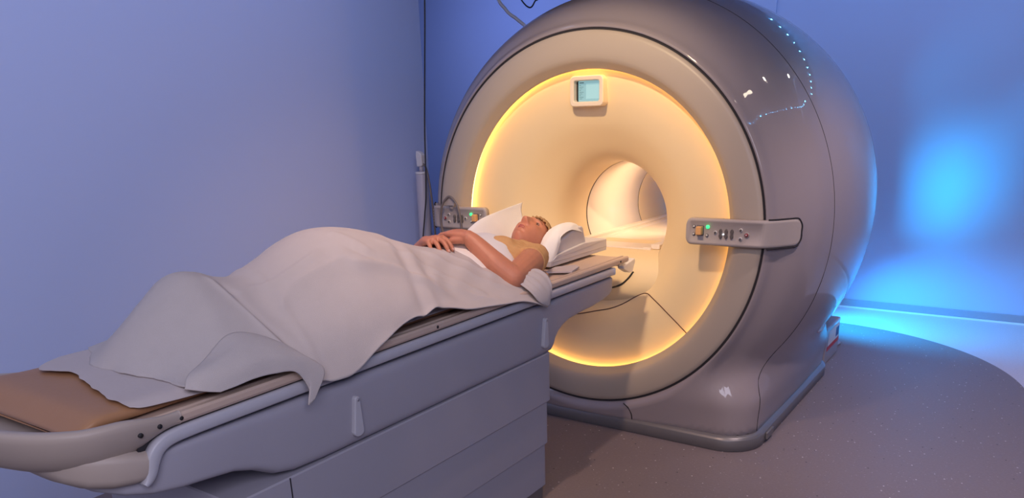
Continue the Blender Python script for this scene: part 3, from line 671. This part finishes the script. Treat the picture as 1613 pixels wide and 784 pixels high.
# folded edge by the elbow
RE = [
 [(.105,-1.035,1.052),(.118,-1.03,1.050),(.13,-1.022,1.044)],
 [(.155,-1.035,1.030),(.170,-1.022,1.028),(.182,-1.01,1.018)],
 [(.20,-1.03,1.002),(.215,-1.005,1.000),(.23,-.985,.992)],
 [(.245,-1.02,.972),(.27,-.985,.978),(.275,-.94,.975)],
 [(.285,-1.0,.95),(.310,-.955,.958),(.300,-.885,.978)],
 [(.335,-.985,.915),(.345,-.935,.925),(.335,-.865,.955)],
 [(.356,-.955,.872),(.361,-.915,.885),(.358,-.868,.915)],
 [(.358,-.905,.846),(.362,-.895,.852),(.360,-.885,.862)]]
Q = sheet_from_rows(RE, 80, 30); Q[..., 2] += .002*np.sin(np.linspace(0, 26, 30))[None]*np.ones((80, 1))+.004
mesh('folded_edge', Q.reshape(-1, 3), grid_faces(80, 30), m_cloth, blanket, solid=.004)
# second sheet across the waist, beneath her forearm
RS = [
 [(-.24,-1.08,.975),(-.19,-1.08,1.022),(-.10,-1.08,1.066),(0,-1.08,1.076),(.09,-1.085,1.062),(.16,-1.08,1.03),(.215,-1.05,.975)],
 [(-.24,-.98,.975),(-.19,-.98,1.025),(-.10,-.98,1.068),(0,-.98,1.078),(.09,-.98,1.066),(.16,-.975,1.03),(.225,-.965,.972)],
 [(-.24,-.88,.975),(-.19,-.88,1.028),(-.10,-.88,1.074),(0,-.88,1.084),(.09,-.88,1.072),(.16,-.88,1.035),(.220,-.90,.972)],
 [(-.24,-.80,.975),(-.19,-.79,1.028),(-.10,-.79,1.074),(0,-.80,1.085),(.09,-.815,1.071),(.15,-.835,1.035),(.205,-.87,.975)],
 [(-.24,-.77,.975),(-.19,-.76,1.026),(-.10,-.755,1.072),(0,-.765,1.082),(.085,-.79,1.066),(.145,-.82,1.032),(.20,-.86,.975)]]
Q = sheet_from_rows(RS, 80, 60); Q[..., 2] += .0025*wrinkle(Q[..., 0], Q[..., 1], 31, 12, 14, 50)
tag(mesh('waist_sheet', Q.reshape(-1, 3), grid_faces(80, 60), m_tissue, None, solid=.003), 'smooth white sheet wrapped over her waist beneath her forearm', 'sheet')

# ------------------------------------------------------------------ head rest
hr = empty('head_rest', (0, -.3, .92), 'pale grey padded head rest cradling her head on the table', 'head rest')
def wedge(pts_yz, x0, x1): return prism(pts_yz, lambda a, b, t: (t, a, b), x0, x1)
mesh('base_block', *wedge([(-.555, .921), (-.045, .921), (-.045, .975), (-.10, .972), (-.28, .968), (-.50, .955), (-.555, .948)], -.160, .160), m_pad, hr, smooth=False, bevel=.005)
mesh('base_joint', *box(-.1612, .1612, -.54, -.046, .938, .9395), m_panel, hr, smooth=False)
for s in (-1, 1):
    mesh('side_pad', *wedge([(-.52, .958), (-.235, .966), (-.225, .985), (-.250, 1.052), (-.262, 1.060), (-.30, 1.058), (-.47, 1.015), (-.53, .975)], s*.102 if s > 0 else -.148, s*.148 if s > 0 else -.102), m_pad, hr, smooth=False, bevel=.010)
    mesh('side_ledge', *wedge([(-.53, .950), (-.06, .968), (-.06, .974), (-.26, .984), (-.50, .966)], .146 if s > 0 else -.161, .161 if s > 0 else -.146), m_pad, hr, smooth=False, bevel=.003)
mesh('back_pad', *wedge([(-.34, .966), (-.20, .966), (-.20, 1.01), (-.23, 1.02), (-.31, .985)], -.104, .104), m_pad, hr, smooth=False, bevel=.010)

# ------------------------------------------------------------------ the patient
def vn(a): a = np.array(a, float); return a/np.linalg.norm(a)
def sphere(c, r, seg=20, rings=12):
    r = np.array([r]*3 if np.isscalar(r) else r); V = []
    for i in range(rings+1):
        p = math.pi*i/rings
        for k in range(seg):
            a = 2*math.pi*k/seg; V.append(np.array(c)+r*np.array([math.sin(p)*math.cos(a), math.sin(p)*math.sin(a), math.cos(p)]))
    return V, grid_faces(rings+1, seg, True)
def limb(pts, radii, seg=18, n=40):
    P = catmull(pts, n); V, F = tube(P, radii, seg)
    r = radii if not np.isscalar(radii) else [radii]*2
    return join((V, F), sphere(P[0], r[0]), sphere(P[-1], r[-1]))
def oriented(V, c, ax):                                       # local (a,b,c) -> world with axes columns
    return [np.array(c)+ax[0]*p[0]+ax[1]*p[1]+ax[2]*p[2] for p in V]
# head: local x towards her left, y out of the face, z to the crown
HS = 1.0
hz = vn((0, .975, .20)); 
turn = math.radians(7); hy0 = vn(np.array([0, -.20, .975])); hx0 = np.cross(hy0, hz)
hx0 = vn(hx0)
if hx0[0] < 0: hx0 = -hx0
hy = vn(hy0*math.cos(turn)+hx0*math.sin(turn)); hx = vn(hx0*math.cos(turn)-hy0*math.sin(turn))
HC = np.array([.012, -.482, 1.018]); HAX = (hx, hy, hz)
def G(x, z, cx, cz, sx, sz): return np.exp(-((x-cx)/sx)**2-((z-cz)/sz)**2)
def head_pts(nt=170, npz=150, grow=0):
    th = np.linspace(0, 2*math.pi, nt, endpoint=False); ph = np.linspace(0.02, math.pi-.02, npz)
    PH, TH = np.meshgrid(ph, th, indexing='ij')
    dx, dy, dz_ = np.sin(PH)*np.sin(TH), np.sin(PH)*np.cos(TH), np.cos(PH)
    x, y, z = dx*(.074+grow), dy*(.092+grow), dz_*(.112+grow)
    t = np.clip(-z/.112, 0, 1); f = np.clip(dy*1.6, 0, 1); f = f*f*(3-2*f)
    x = x*(1-.30*t**1.5); y = np.where(y < 0, y*(1-.30*t)+.03*t*0, y*(1-.05*t))
    y = y+.030*t**1.3*np.where(dy < 0, 1, .55)
    x = x*(1-.06*np.exp(-((z-.01)/.03)**2)*f)
    # square up the chin end so that the lower face keeps its depth
    z = np.where(z < 0, -.112*np.clip(-z/.112, 0, 1)**.92*1.03, z)
    ax = np.abs(x); d = np.zeros_like(x)
    d += .0055*G(ax, z, .026, .034, .022, .009)+.003*G(x, z, 0, .030, .02, .012)
    d -= .016*G(ax, z, .031, .012, .016, .0125)
    d += .0085*G(ax, z, .0315, .011, .0115, .0078)
    d -= .0028*G(ax, z, .0315, .0175, .012, .0022)
    d += .006*G(ax, z, .043, -.022, .018, .016)
    zr = np.clip((.022-z)/.058, 0, 1); on = np.where((z < .026) & (z > -.050), 1, 0)
    w = .0075+.0065*zr; nose = (.007+.0265*zr**1.1)*np.exp(-(x/w)**2)
    cut = 1/(1+np.exp(-(z+.0415)/.0018)); top_ = 1/(1+np.exp((z-.022)/.006))
    d += nose*cut*top_
    d += .0120*G(ax, z, .0125, -.0365, .0062, .0068)
    d -= .0050*G(ax, z, .0065, -.0435, .0032, .0026)
    d -= .0030*G(x, z, 0, -.0495, .0035, .006)
    d += .0068*G(x, z, 0, -.0585, .019, .0052)+.0072*G(x, z, 0, -.0700, .017, .0056)
    d -= .0048*G(x, z, 0, -.0642, .022, .0020)
    d -= .0040*G(x, z, 0, -.0790, .017, .0048)
    d += .0095*G(x, z, 0, -.0955, .019, .0135)
    d -= .0025*G(ax-.4*(z+.05), z, .024, -.058, .004, .016)
    y = y+d*f
    return np.stack([x, y, z], -1)
HP = head_pts()
hv = oriented(HP.reshape(-1, 3), HC, HAX)
def hw(x, y, z): return np.array(HC)+hx*x+hy*y+hz*z
parts = [(hv, grid_faces(150, 170, True))]
for s in (-1, 1):                                              # ears
    E_, Fe = sphere((0, 0, 0), (.0085, .017, .029)); parts.append((oriented(E_, hw(s*.076, -.004, -.004), HAX), Fe))
    parts.append(tube([hw(s*(.080), .006, .018), hw(s*.086, -.006, .026), hw(s*.090, -.018, .012), hw(s*.086, -.016, -.012), hw(s*.079, -.004, -.030)], .0042, 8, 20))
NECK0 = hw(0, -.018, -.05); 
parts.append(limb([hw(0, -.02, -.03), hw(0, -.022, -.075), (0, -.635, .985), (0, -.70, .975)], [.052, .050, .052, .060], 24))
def torso(g=0, y_lo=-1.40, y_hi=-.63):
    st = [(-.630, .060, .050, .985), (-.655, .10, .058, .985), (-.68, .150, .064, .985), (-.71, .178, .070, .985), (-.76, .186, .078, .985), (-.83, .180, .084, .984), (-.92, .165, .083, .980), (-1.02, .158, .080, .978), (-1.12, .168, .080, .976), (-1.22, .178, .080, .974), (-1.30, .176, .076, .974), (-1.37, .15, .066, .975), (-1.41, .10, .05, .975)]
    st = [s for s in st if y_lo <= s[0] <= y_hi]; V = []; seg = 48
    P = catmull([(s[0], s[1], s[2]) for s in st], 50); zc = np.interp(np.linspace(0, 1, 50), np.linspace(0, 1, len(st)), [s[3] for s in st])
    for (y, a, b), z in zip(P, zc):
        for k in range(seg):
            t = 2*math.pi*k/seg; c, s = math.cos(t), math.sin(t)
            V.append(((a+g)*math.copysign(abs(c)**.85, c), y, z+(b+g)*math.copysign(abs(s)**.85, s)))
    return V, grid_faces(50, seg, True)+[tuple(range(seg)), tuple(49*seg+k for k in range(seg))[::-1]]
parts.append(torso())
# breasts
for s in (-1, 1): parts.append(sphere((s*.078, -.80, 1.028), (.062, .070, .048)))
# arms
SH_L, EL_L, WR_L = np.array([.178, -.70, .990]), np.array([.262, -.985, .964]), np.array([.092, -1.025, 1.108])
SH_R, EL_R, WR_R = np.array([-.178, -.70, .992]), np.array([-.262, -.95, .972]), np.array([-.035, -1.115, 1.092])
parts.append(limb([SH_L, (SH_L*.55+EL_L*.45)+np.array([.008, 0, .004]), EL_L], [.055, .053, .046]))
parts.append(limb([EL_L, EL_L*.6+WR_L*.4+np.array([.004, -.008, -.004]), WR_L*.85+EL_L*.15, WR_L], [.046, .044, .033, .027]))
parts.append(limb([SH_R, (SH_R+EL_R)/2, EL_R], [.050, .046, .041]))
parts.append(limb([EL_R, EL_R*.6+WR_R*.4, WR_R*.85+EL_R*.15, WR_R], [.041, .040, .030, .0265]))
def hand(wr, d, n, thumb, bends, spread, lens=(.072, .080, .074, .058), thumb_pts=None, sc=1.0):
    d = vn(d); n = vn(np.array(n)-np.dot(n, d)*d); s = vn(np.cross(d, n)); s = s if np.dot(s, thumb) > 0 else -s
    out = []; V = []; seg = 28
    st = [(-.012, .027, .023), (.008, .029, .021), (.030, .036, .019), (.055, .041, .0175), (.078, .042, .0155), (.090, .039, .0125)]
    for t, a, b in st:
        for k in range(seg):
            q = 2*math.pi*k/seg; c, e = math.cos(q), math.sin(q)
            V.append(wr+d*t*sc+s*a*sc*math.copysign(abs(c)**.8, c)+n*(b*sc*math.copysign(abs(e)**.8, e)+.004*math.sin(math.pi*max(t, 0)/.09)-.10*0))
    F = grid_faces(len(st), seg, True)+[tuple(range(seg)), tuple((len(st)-1)*seg+k for k in range(seg))[::-1]]
    out.append((V, F)); tips = []
    for i, off in enumerate((.0315, .0105, -.0105, -.0305)):
        p = wr+d*(.080-.004*abs(i-1.2))*sc+s*off*sc+n*.001; a0 = spread[i]; L = lens[i]*sc
        dd = vn(d*math.cos(a0)+s*math.sin(a0)); ang = 0; pts = [p-dd*.02, p+n*.003]; 
        for j, fr in enumerate((.46, .30, .24)):
            ang += bends[i][j]; v = dd*math.cos(ang)-n*math.sin(ang); pts.append(pts[-1]+v*L*fr)
        r0 = (.0092, .0094, .0090, .0080)[i]*sc
        out.append(limb(pts, [r0, r0*1.04, r0*.98, r0*.9, r0*.74], 12, 30)); out.append(sphere(pts[1]+n*.001, r0*1.10, 12, 8)); out.append(sphere(pts[2], r0*1.03, 12, 8))
        tips.append((pts[-1], v, vn(np.cross(np.cross(v, n), v))))
    tp = thumb_pts or [(.012, .022, -.004), (.036, .046, -.010), (.062, .058, -.014), (.086, .060, -.018)]
    out.append(limb([wr+d*a*sc+s*b*sc+n*c*sc for a, b, c in tp], [.016, .0125, .0105, .0078], 12, 24))
    return out, tips
R_ = math.radians
hR, tipsR = hand(WR_R, (.88, -.36, .22), (-.15, -.05, 1), (0, 1, 0), [(R_(32), R_(24), R_(14)), (R_(28), R_(24), R_(16)), (R_(30), R_(26), R_(16)), (R_(40), R_(30), R_(20))], (R_(5), R_(0), R_(-7), R_(-17)),
    thumb_pts=[(.012, .020, -.006), (.040, .040, -.016), (.075, .046, -.026), (.105, .044, -.040)])
hL, tipsL = hand(WR_L, (-.97, .10, .10), (.05, .0, 1), (0, -1, 0), [(R_(16), R_(22), R_(14)), (R_(18), R_(22), R_(14)), (R_(20), R_(24), R_(14)), (R_(24), R_(26), R_(16))], (R_(2), R_(0), R_(-3), R_(-8)),
    thumb_pts=[(.012, .018, -.008), (.036, .036, -.014), (.060, .044, -.022), (.082, .046, -.030)])
parts += hR+hL
# legs, raised over the knee rest
for s in (-1, 1):
    parts.append(limb([(s*.085, -1.27, .985), (s*.095, -1.45, 1.05), (s*.098, -1.64, 1.125)], [.080, .072, .055]))
    parts.append(limb([(s*.098, -1.64, 1.125), (s*.095, -1.78, 1.075), (s*.085, -1.95, 1.01), (s*.080, -2.05, .992)], [.055, .054, .040, .034]))
    parts.append(limb([(s*.080, -2.055, .982), (s*.066, -2.085, 1.02), (s*.054, -2.115, 1.075), (s*.050, -2.12, 1.095)], [.030, .033, .027, .016]))
bodyV, bodyF = join(*parts)
patient = mesh('person', bodyV, bodyF, m_skin, None)
rm = patient.modifiers.new('remesh', 'REMESH'); rm.mode = 'VOXEL'; rm.voxel_size = .0030; rm.use_smooth_shade = True
sm = patient.modifiers.new('smooth', 'SMOOTH'); sm.factor = .5; sm.iterations = 3
tag(patient, 'woman lying on her back in a tan t-shirt with hands folded on her belly', 'person')
# eyes, brows, lips
for s in (-1, 1):
    j = int(np.argmin(np.abs(HP[..., 0]-s*.0315)+np.abs(HP[..., 2]-.0115)+np.where(HP[..., 1] < 0, 9, 0))); yq = HP.reshape(-1, 3)[j, 1]
    ev, ef = sphere((0, 0, 0), (.0095, .0060, .0030)); mesh('eye', oriented(ev, hw(s*.0315, yq-.0030, .0095), HAX), ef, mat('eye_white', (.30, .19, .15), .3, noise=.02), patient)
    iv, if_ = sphere((0, 0, 0), (.0040, .0040, .0036)); mesh('iris', oriented(iv, hw(s*.0325, yq+.0008, .0095), HAX), if_, mat('iris_brown', (.06, .035, .02), .2, noise=.1), patient)
    mesh('eyelashes', *tube([hw(s*.020, yq+.0005, .0115), hw(s*.027, yq+.0042, .0152), hw(s*.035, yq+.0040, .0155), hw(s*.0435, yq-.0015, .0120)], [.0005, .0013, .0013, .0005], 6, 16), m_btn_d, patient)
def skin_at(x, z):
    k = np.argmin((HP[..., 0]-x)**2+(HP[..., 2]-z)**2+np.where(HP[..., 1] < 0, 9, 0)); return HP.reshape(-1, 3)[k, 1]
for s in (-1, 1):
    mesh('eyebrow', *tube([hw(s*x, skin_at(s*x, z)+.0002, z) for x, z in ((.014, .030), (.024, .0355), (.036, .0365), (.047, .031))], [.0016, .0026, .0024, .0010], 6, 18), mat('brow_brown', (.25, .12, .06), .8, noise=.2), patient)
m_lip = mat('lips', (.46, .12, .10), .4, noise=.05, sss=.1)
for zz, rr, wz in ((-.0598, .0030, .021), (-.0692, .0036, .018)):
    mesh('lip', *tube([hw(x, skin_at(x, zz+dz0)-.0010, zz+dz0) for x, dz0 in ((-wz, -.004 if zz > -.065 else .004), (-wz*.5, 0), (0, -.0008 if zz > -.065 else 0), (wz*.5, 0), (wz, -.004 if zz > -.065 else .004))], [.0006, rr*.85, rr, rr*.85, .0006], 8, 24), m_lip, patient)
m_nail = mat('nail', (.62, .33, .25), .3, noise=.03)
for (p, v, nn) in tipsR+tipsL:
    ev, ef = sphere((0, 0, 0), (.0062, .0050, .0016), 12, 8); sd = vn(np.cross(v, nn)); mesh('fingernail', oriented(ev, p+nn*.0062-v*.001, (v, sd, nn)), ef, m_nail, patient)
# hair: a cap over the cranium swept back, with loose locks
HQ = head_pts(150, 120, grow=.006)
keep = np.zeros(HQ.shape[:2], bool)
x_, y_, z_ = HQ[..., 0], HQ[..., 1], HQ[..., 2]
line = .058+.012*np.cos(x_*40) - .9*np.clip(.045-y_, 0, .2)
keep = (z_ > np.maximum(line, -.055)) & ~((np.abs(x_) > .066) & (np.abs(z_+.004) < .030) & (y_ > -.022))
ang = np.arctan2(x_, z_+.02)
dd = .0035*np.sin(ang*34+y_*60)+.0025*np.sin(ang*71+y_*25+1)+.003
nrm = HQ/np.linalg.norm(HQ, axis=-1, keepdims=True)
HQ2 = HQ+nrm*dd[..., None]
idx = -np.ones(HQ.shape[:2], int); vs_, fs_ = [], []
for i in range(HQ.shape[0]-1):
    for j in range(HQ.shape[1]):
        k = (j+1) % HQ.shape[1]; cc = [(i, j), (i, k), (i+1, k), (i+1, j)]
        if all(keep[a] for a in cc):
            q = []
            for a in cc:
                if idx[a] < 0: idx[a] = len(vs_); vs_.append(hw(*HQ2[a]))
                q.append(idx[a])
            fs_.append(q)
hair = mesh('hair', vs_, fs_, m_hair, patient, solid=.005)
r = np.random.default_rng(8); LV = []
for k in range(110):
    a = r.uniform(-1.25, 1.25); z0 = r.uniform(.050, .085); x0 = .066*math.sin(a); y0 = .080*math.cos(a)*(1 if z0 < .07 else .8)
    if y0 < .02: z0 = r.uniform(.02, .06)
    p0 = np.array([x0, y0, z0]); pts = [p0]
    for t in (1, 2, 3):
        q = p0+np.array([x0*.12*t+r.normal(0, .003), -.020*t+r.normal(0, .003), .016*t]); L = np.linalg.norm(q/np.array([.082, .100, .122])); 
        q = q/L*(1.0+r.uniform(0, .05)); pts.append(q)
    L = np.linalg.norm(pts[0]/np.array([.079, .097, .119])); pts[0] = pts[0]/L
    LV.append(tube([hw(*p) for p in pts], [.0008, .0022, .0020, .0005], 5, 10))
mesh('hair_locks', *join(*LV), m_hair, patient)['kind'] = 'stuff'

# tan t-shirt: torso and short sleeves
tv = torso(.0065, -1.12, -.64)
sp_ = [tv]
for s in (-1, 1): sp_.append(sphere((s*.078, -.80, 1.030), (.069, .077, .053)))
for SH, EL in ((SH_L, EL_L), (SH_R, EL_R)):
    u = vn(EL-SH); sp_.append(tube([SH-u*.030, SH, SH+u*.04, SH+u*.082], [.046, .058, .060, .0625], 24, 14))
    sp_.append(sphere(SH-u*.02, .050))
    sp_.append(limb([SH-u*.01, np.array([SH[0]*.45, -.655, .995])], [.052, .052]))
sp_.append(tube([(0, -.66, .985), (0, -.632, .992)], [.075, .064], 24, 6))
shirt = mesh('t_shirt', *join(*sp_), m_shirt, patient)
rm = shirt.modifiers.new('remesh', 'REMESH'); rm.mode = 'VOXEL'; rm.voxel_size = .004; rm.use_smooth_shade = True
sm = shirt.modifiers.new('smooth', 'SMOOTH'); sm.factor = .5; sm.iterations = 3
tx = bpy.data.textures.new('creases', 'CLOUDS'); tx.noise_scale = .045
dm = shirt.modifiers.new('creases', 'DISPLACE'); dm.texture = tx; dm.strength = .009; dm.mid_level = .5
mesh('collar', *tube([(.066*math.sin(a), -.640-.022*max(0, math.cos(a))+.010*(1-abs(math.sin(a))), .990+.060*math.cos(a)) for a in np.linspace(0, 2*math.pi, 28)], .0055, 8), m_shirt, shirt)

# ------------------------------------------------------------------ tissue over the head rest, sheet behind her head
TS = [[(.090, -.535, .985), (.118, -.560, .968), (.150, -.548, .945), (.155, -.520, .935)],
      [(.088, -.500, 1.030), (.122, -.525, 1.010), (.154, -.515, .985), (.158, -.500, .965)],
      [(.088, -.455, 1.058), (.120, -.470, 1.052), (.150, -.478, 1.030), (.157, -.470, 1.008)],
      [(.090, -.40, 1.072), (.118, -.405, 1.078), (.140, -.425, 1.062), (.156, -.455, 1.038)],
      [(.090, -.34, 1.078), (.115, -.335, 1.082), (.138, -.345, 1.074), (.156, -.375, 1.056)],
      [(.092, -.29, 1.070), (.113, -.28, 1.072), (.135, -.285, 1.064), (.156, -.300, 1.040)],
      [(.094, -.255, 1.058), (.112, -.250, 1.060), (.130, -.252, 1.052), (.150, -.262, 1.030)]]
Q = sheet_from_rows(TS, 60, 40); Q[..., 2] += .002*wrinkle(Q[..., 0], Q[..., 1], 41, 8, 20, 60)
tag(mesh('tissue', Q.reshape(-1, 3), grid_faces(60, 40), m_tissue, None, solid=.0015), 'crumpled white tissue draped over the near side of the head rest', 'tissue')
PS = [[(-.08, -.60, .985), (-.13, -.66, 1.035), (-.17, -.68, 1.062), (-.19, -.66, 1.075)],
      [(-.085, -.52, .98), (-.13, -.57, 1.045), (-.165, -.60, 1.085), (-.185, -.585, 1.105)],
      [(-.105, -.42, .98), (-.14, -.47, 1.050), (-.170, -.49, 1.102), (-.182, -.475, 1.125)],
      [(-.115, -.33, .985), (-.15, -.37, 1.055), (-.172, -.38, 1.110), (-.178, -.365, 1.140)],
      [(-.120, -.25, .99), (-.152, -.27, 1.055), (-.168, -.275, 1.115), (-.170, -.262, 1.152)]]
Q = sheet_from_rows(PS, 60, 40); Q[..., 2] += .0015*wrinkle(Q[..., 0], Q[..., 1], 43, 8, 10, 30)
tag(mesh('paper_cover', Q.reshape(-1, 3), grid_faces(60, 40), m_tissue, None, solid=.002), 'stiff white paper cover standing up behind her head', 'paper cover')
# flat card by her elbow and white corner bracket at the head end
mesh('mat_edge', *prism([(.20, -.66), (.292, -.60), (.268, -.50), (.235, -.47), (.18, -.55)], lambda a, b, t: (a, b, t), .9185, .926), m_paper, table, smooth=False, bevel=.001)
mesh('dock_bracket', *join(prism([(-.135, .868), (-.02, .888), (-.015, .870), (-.04, .825), (-.07, .828), (-.13, .855)], lambda a, b, t: (t, a, b), .262, .296)), m_white, table, smooth=False, bevel=.004)
mesh('dock_shelf', *box(-.28, .28, -.15, -.015, .868, .886), m_white, table, smooth=False, bevel=.003)

# ------------------------------------------------------------------ column with hand piece, cables
col = empty('column_stand', (-1.262, .30, 0), 'slim pale upright column stand left of the scanner', 'stand')
mesh('column', *lathe_z([(.060, .02), (.043, .05), (.0385, .6), (.0360, 1.225), (.033, 1.233)], 32, (-1.262, .30)), m_column, col)
mesh('column_cap', *lathe_z([(.0365, 1.226), (.0368, 1.236), (.030, 1.240)], 32, (-1.262, .30)), m_white, col)
mesh('foot_plate', *lathe_z([(.115, 0), (.115, .012), (.10, .020)], 40, (-1.262, .30)), m_column, col)
hp = empty('hand_piece', (-1.262, .30, 1.24), 'small pale hand piece parked on top of the column stand', 'hand piece')
mesh('neck', *lathe_z([(.013, 1.2405), (.013, 1.272)], 20, (-1.262, .30)), m_column, hp)
mesh('head', *prism([(-.020, 1.268), (.020, 1.272), (.022, 1.335), (.008, 1.350), (-.020, 1.360), (-.024, 1.335)], lambda a, b, t: (-1.262+a, .30+t, b), -.018, .018), m_white, hp, smooth=False, bevel=.006)
mesh('cord', *tube([(-1.245, .30, 1.285), (-1.225, .295, 1.27), (-1.205, .29, 1.22), (-1.185, .285, 1.12), (-1.172, .28, .98), (-1.165, .28, .80), (-1.165, .28, .45), (-1.18, .28, .10), (-1.20, .28, .012)], .0058, 10, 60), m_hose, hp)
tag(mesh('hanging_cable', *tube([(-1.045, .20, 2.885), (-1.060, .20, 2.5), (-1.075, .20, 2.135), (-1.101, .20, 1.822), (-1.130, .20, 1.492), (-1.150, .20, 1.141), (-1.172, .20, .995), (-1.203, .20, .806), (-1.22, .21, .5), (-1.22, .22, .006)], .0042, 8, 90), m_cable, None), 'thin black cable hanging down in front of the column stand', 'cable')
tag(mesh('hose_loop', *tube([(-.800, -.074, .84), (-.806, -.075, .90), (-.813, -.076, .95), (-.822, -.077, 1.02), (-.812, -.076, 1.085), (-.795, -.070, 1.120), (-.768, -.064, 1.142), (-.735, -.070, 1.130), (-.706, -.076, 1.100), (-.690, -.078, 1.05), (-.684, -.077, .99), (-.682, -.075, .93), (-.682, -.074, .86)], .0065, 10, 80), m_hose, None), 'grey hose looped over the hook of the left control panel', 'hose')
tag(mesh('supply_cable', *tube([(-1.30, 1.0, 2.9), (-1.18, 1.0, 2.30), (-1.10, 1.0, 2.16), (-1.02, 1.0, 2.10), (-.93, 1.0, 2.03), (-.86, 1.02, 1.92)], .010, 10, 60), m_white, None), 'pale supply cable curving down onto the top of the scanner', 'cable')
tag(mesh('looped_cable', *tube([(-1.06, 1.25, 2.9), (-1.10, 1.1, 2.32), (-1.05, 1.1, 2.22), (-.99, 1.1, 2.17), (-.95, 1.1, 2.20), (-.96, 1.18, 2.30), (-1.0, 1.25, 2.9)], .0045, 8, 60), m_cable, None), 'thin black cable hanging in a loop above the scanner', 'cable')
tag(mesh('service_pipe', *tube([(-.80, 1.0, 2.9), (-.80, 1.0, 2.255), (-.80, 1.0, 2.225)], [.12, .12, .10], 32), m_cable, None), 'black round service pipe coming down from the ceiling', 'pipe')

# ------------------------------------------------------------------ lamps in the ceiling
def downlight(x, y, label, e=14, col=(1.0, .86, .66), r=.045):
    d = empty('downlight', (x, y, 2.9), label, 'ceiling light', 'warm downlights in the ceiling')
    mesh('trim_ring', *lathe_z([(r*1.5, 2.8995), (r*1.5, 2.893), (r*1.08, 2.890), (r*1.05, 2.8995)], 28, (x, y)), m_white, d)
    mesh('lamp_disc', *lathe_z([(r, 2.8985), (r, 2.896), (.001, 2.8955)], 24, (x, y)), mat('warm_lamp', (1, .9, .7), .5, emit=col, estr=e, noise=.01), d)
downlight(1.84, -.39, 'warm round ceiling downlight nearest the camera on the right', 25)
downlight(1.77, .67, 'warm round ceiling downlight beside the middle of the scanner', 60)
downlight(1.70, 2.15, 'warm round ceiling downlight near the back wall', 60)
downlight(.50, -1.80, 'warm round ceiling downlight above the patient table', 30)
led = empty('ceiling_light_ring', (1.9, 1.4, 2.9), 'curved row of small blue lamps set in the ceiling', 'ceiling light')
lp = catmull([(2.42, -.75), (2.50, -.35), (2.55, .1), (2.58, .8), (2.58, 1.5), (2.55, 2.2), (2.40, 2.75), (1.95, 2.98), (1.45, 3.02), (.9, 3.05), (.4, 3.05)], 30)
mesh('channel', *tube([(x, y, 2.897) for x, y in lp], .008, 8), m_btn_d, led)
m_led = mat('blue_led', (.2, .6, 1), .5, emit=(.10, .50, 1.0), estr=160, noise=.01)
for x, y in lp: mesh('led', *sphere((x, y, 2.884), .0085, 10, 6), m_led, led)
bar = empty('light_bar', (.74, 2.11, 0), 'upright blue wall light bar standing behind the scanner', 'light')
mesh('bar_housing', *box(.705, .775, 2.095, 2.130, .46, 1.50), m_base, bar, smooth=False, bevel=.006)
mesh('bar_post', *tube([(.74, 2.112, .01), (.74, 2.112, .50)], .014, 14), m_base, bar)
mesh('bar_foot', *lathe_z([(.10, 0), (.10, .012), (.02, .018)], 32, (.74, 2.112)), m_base, bar)
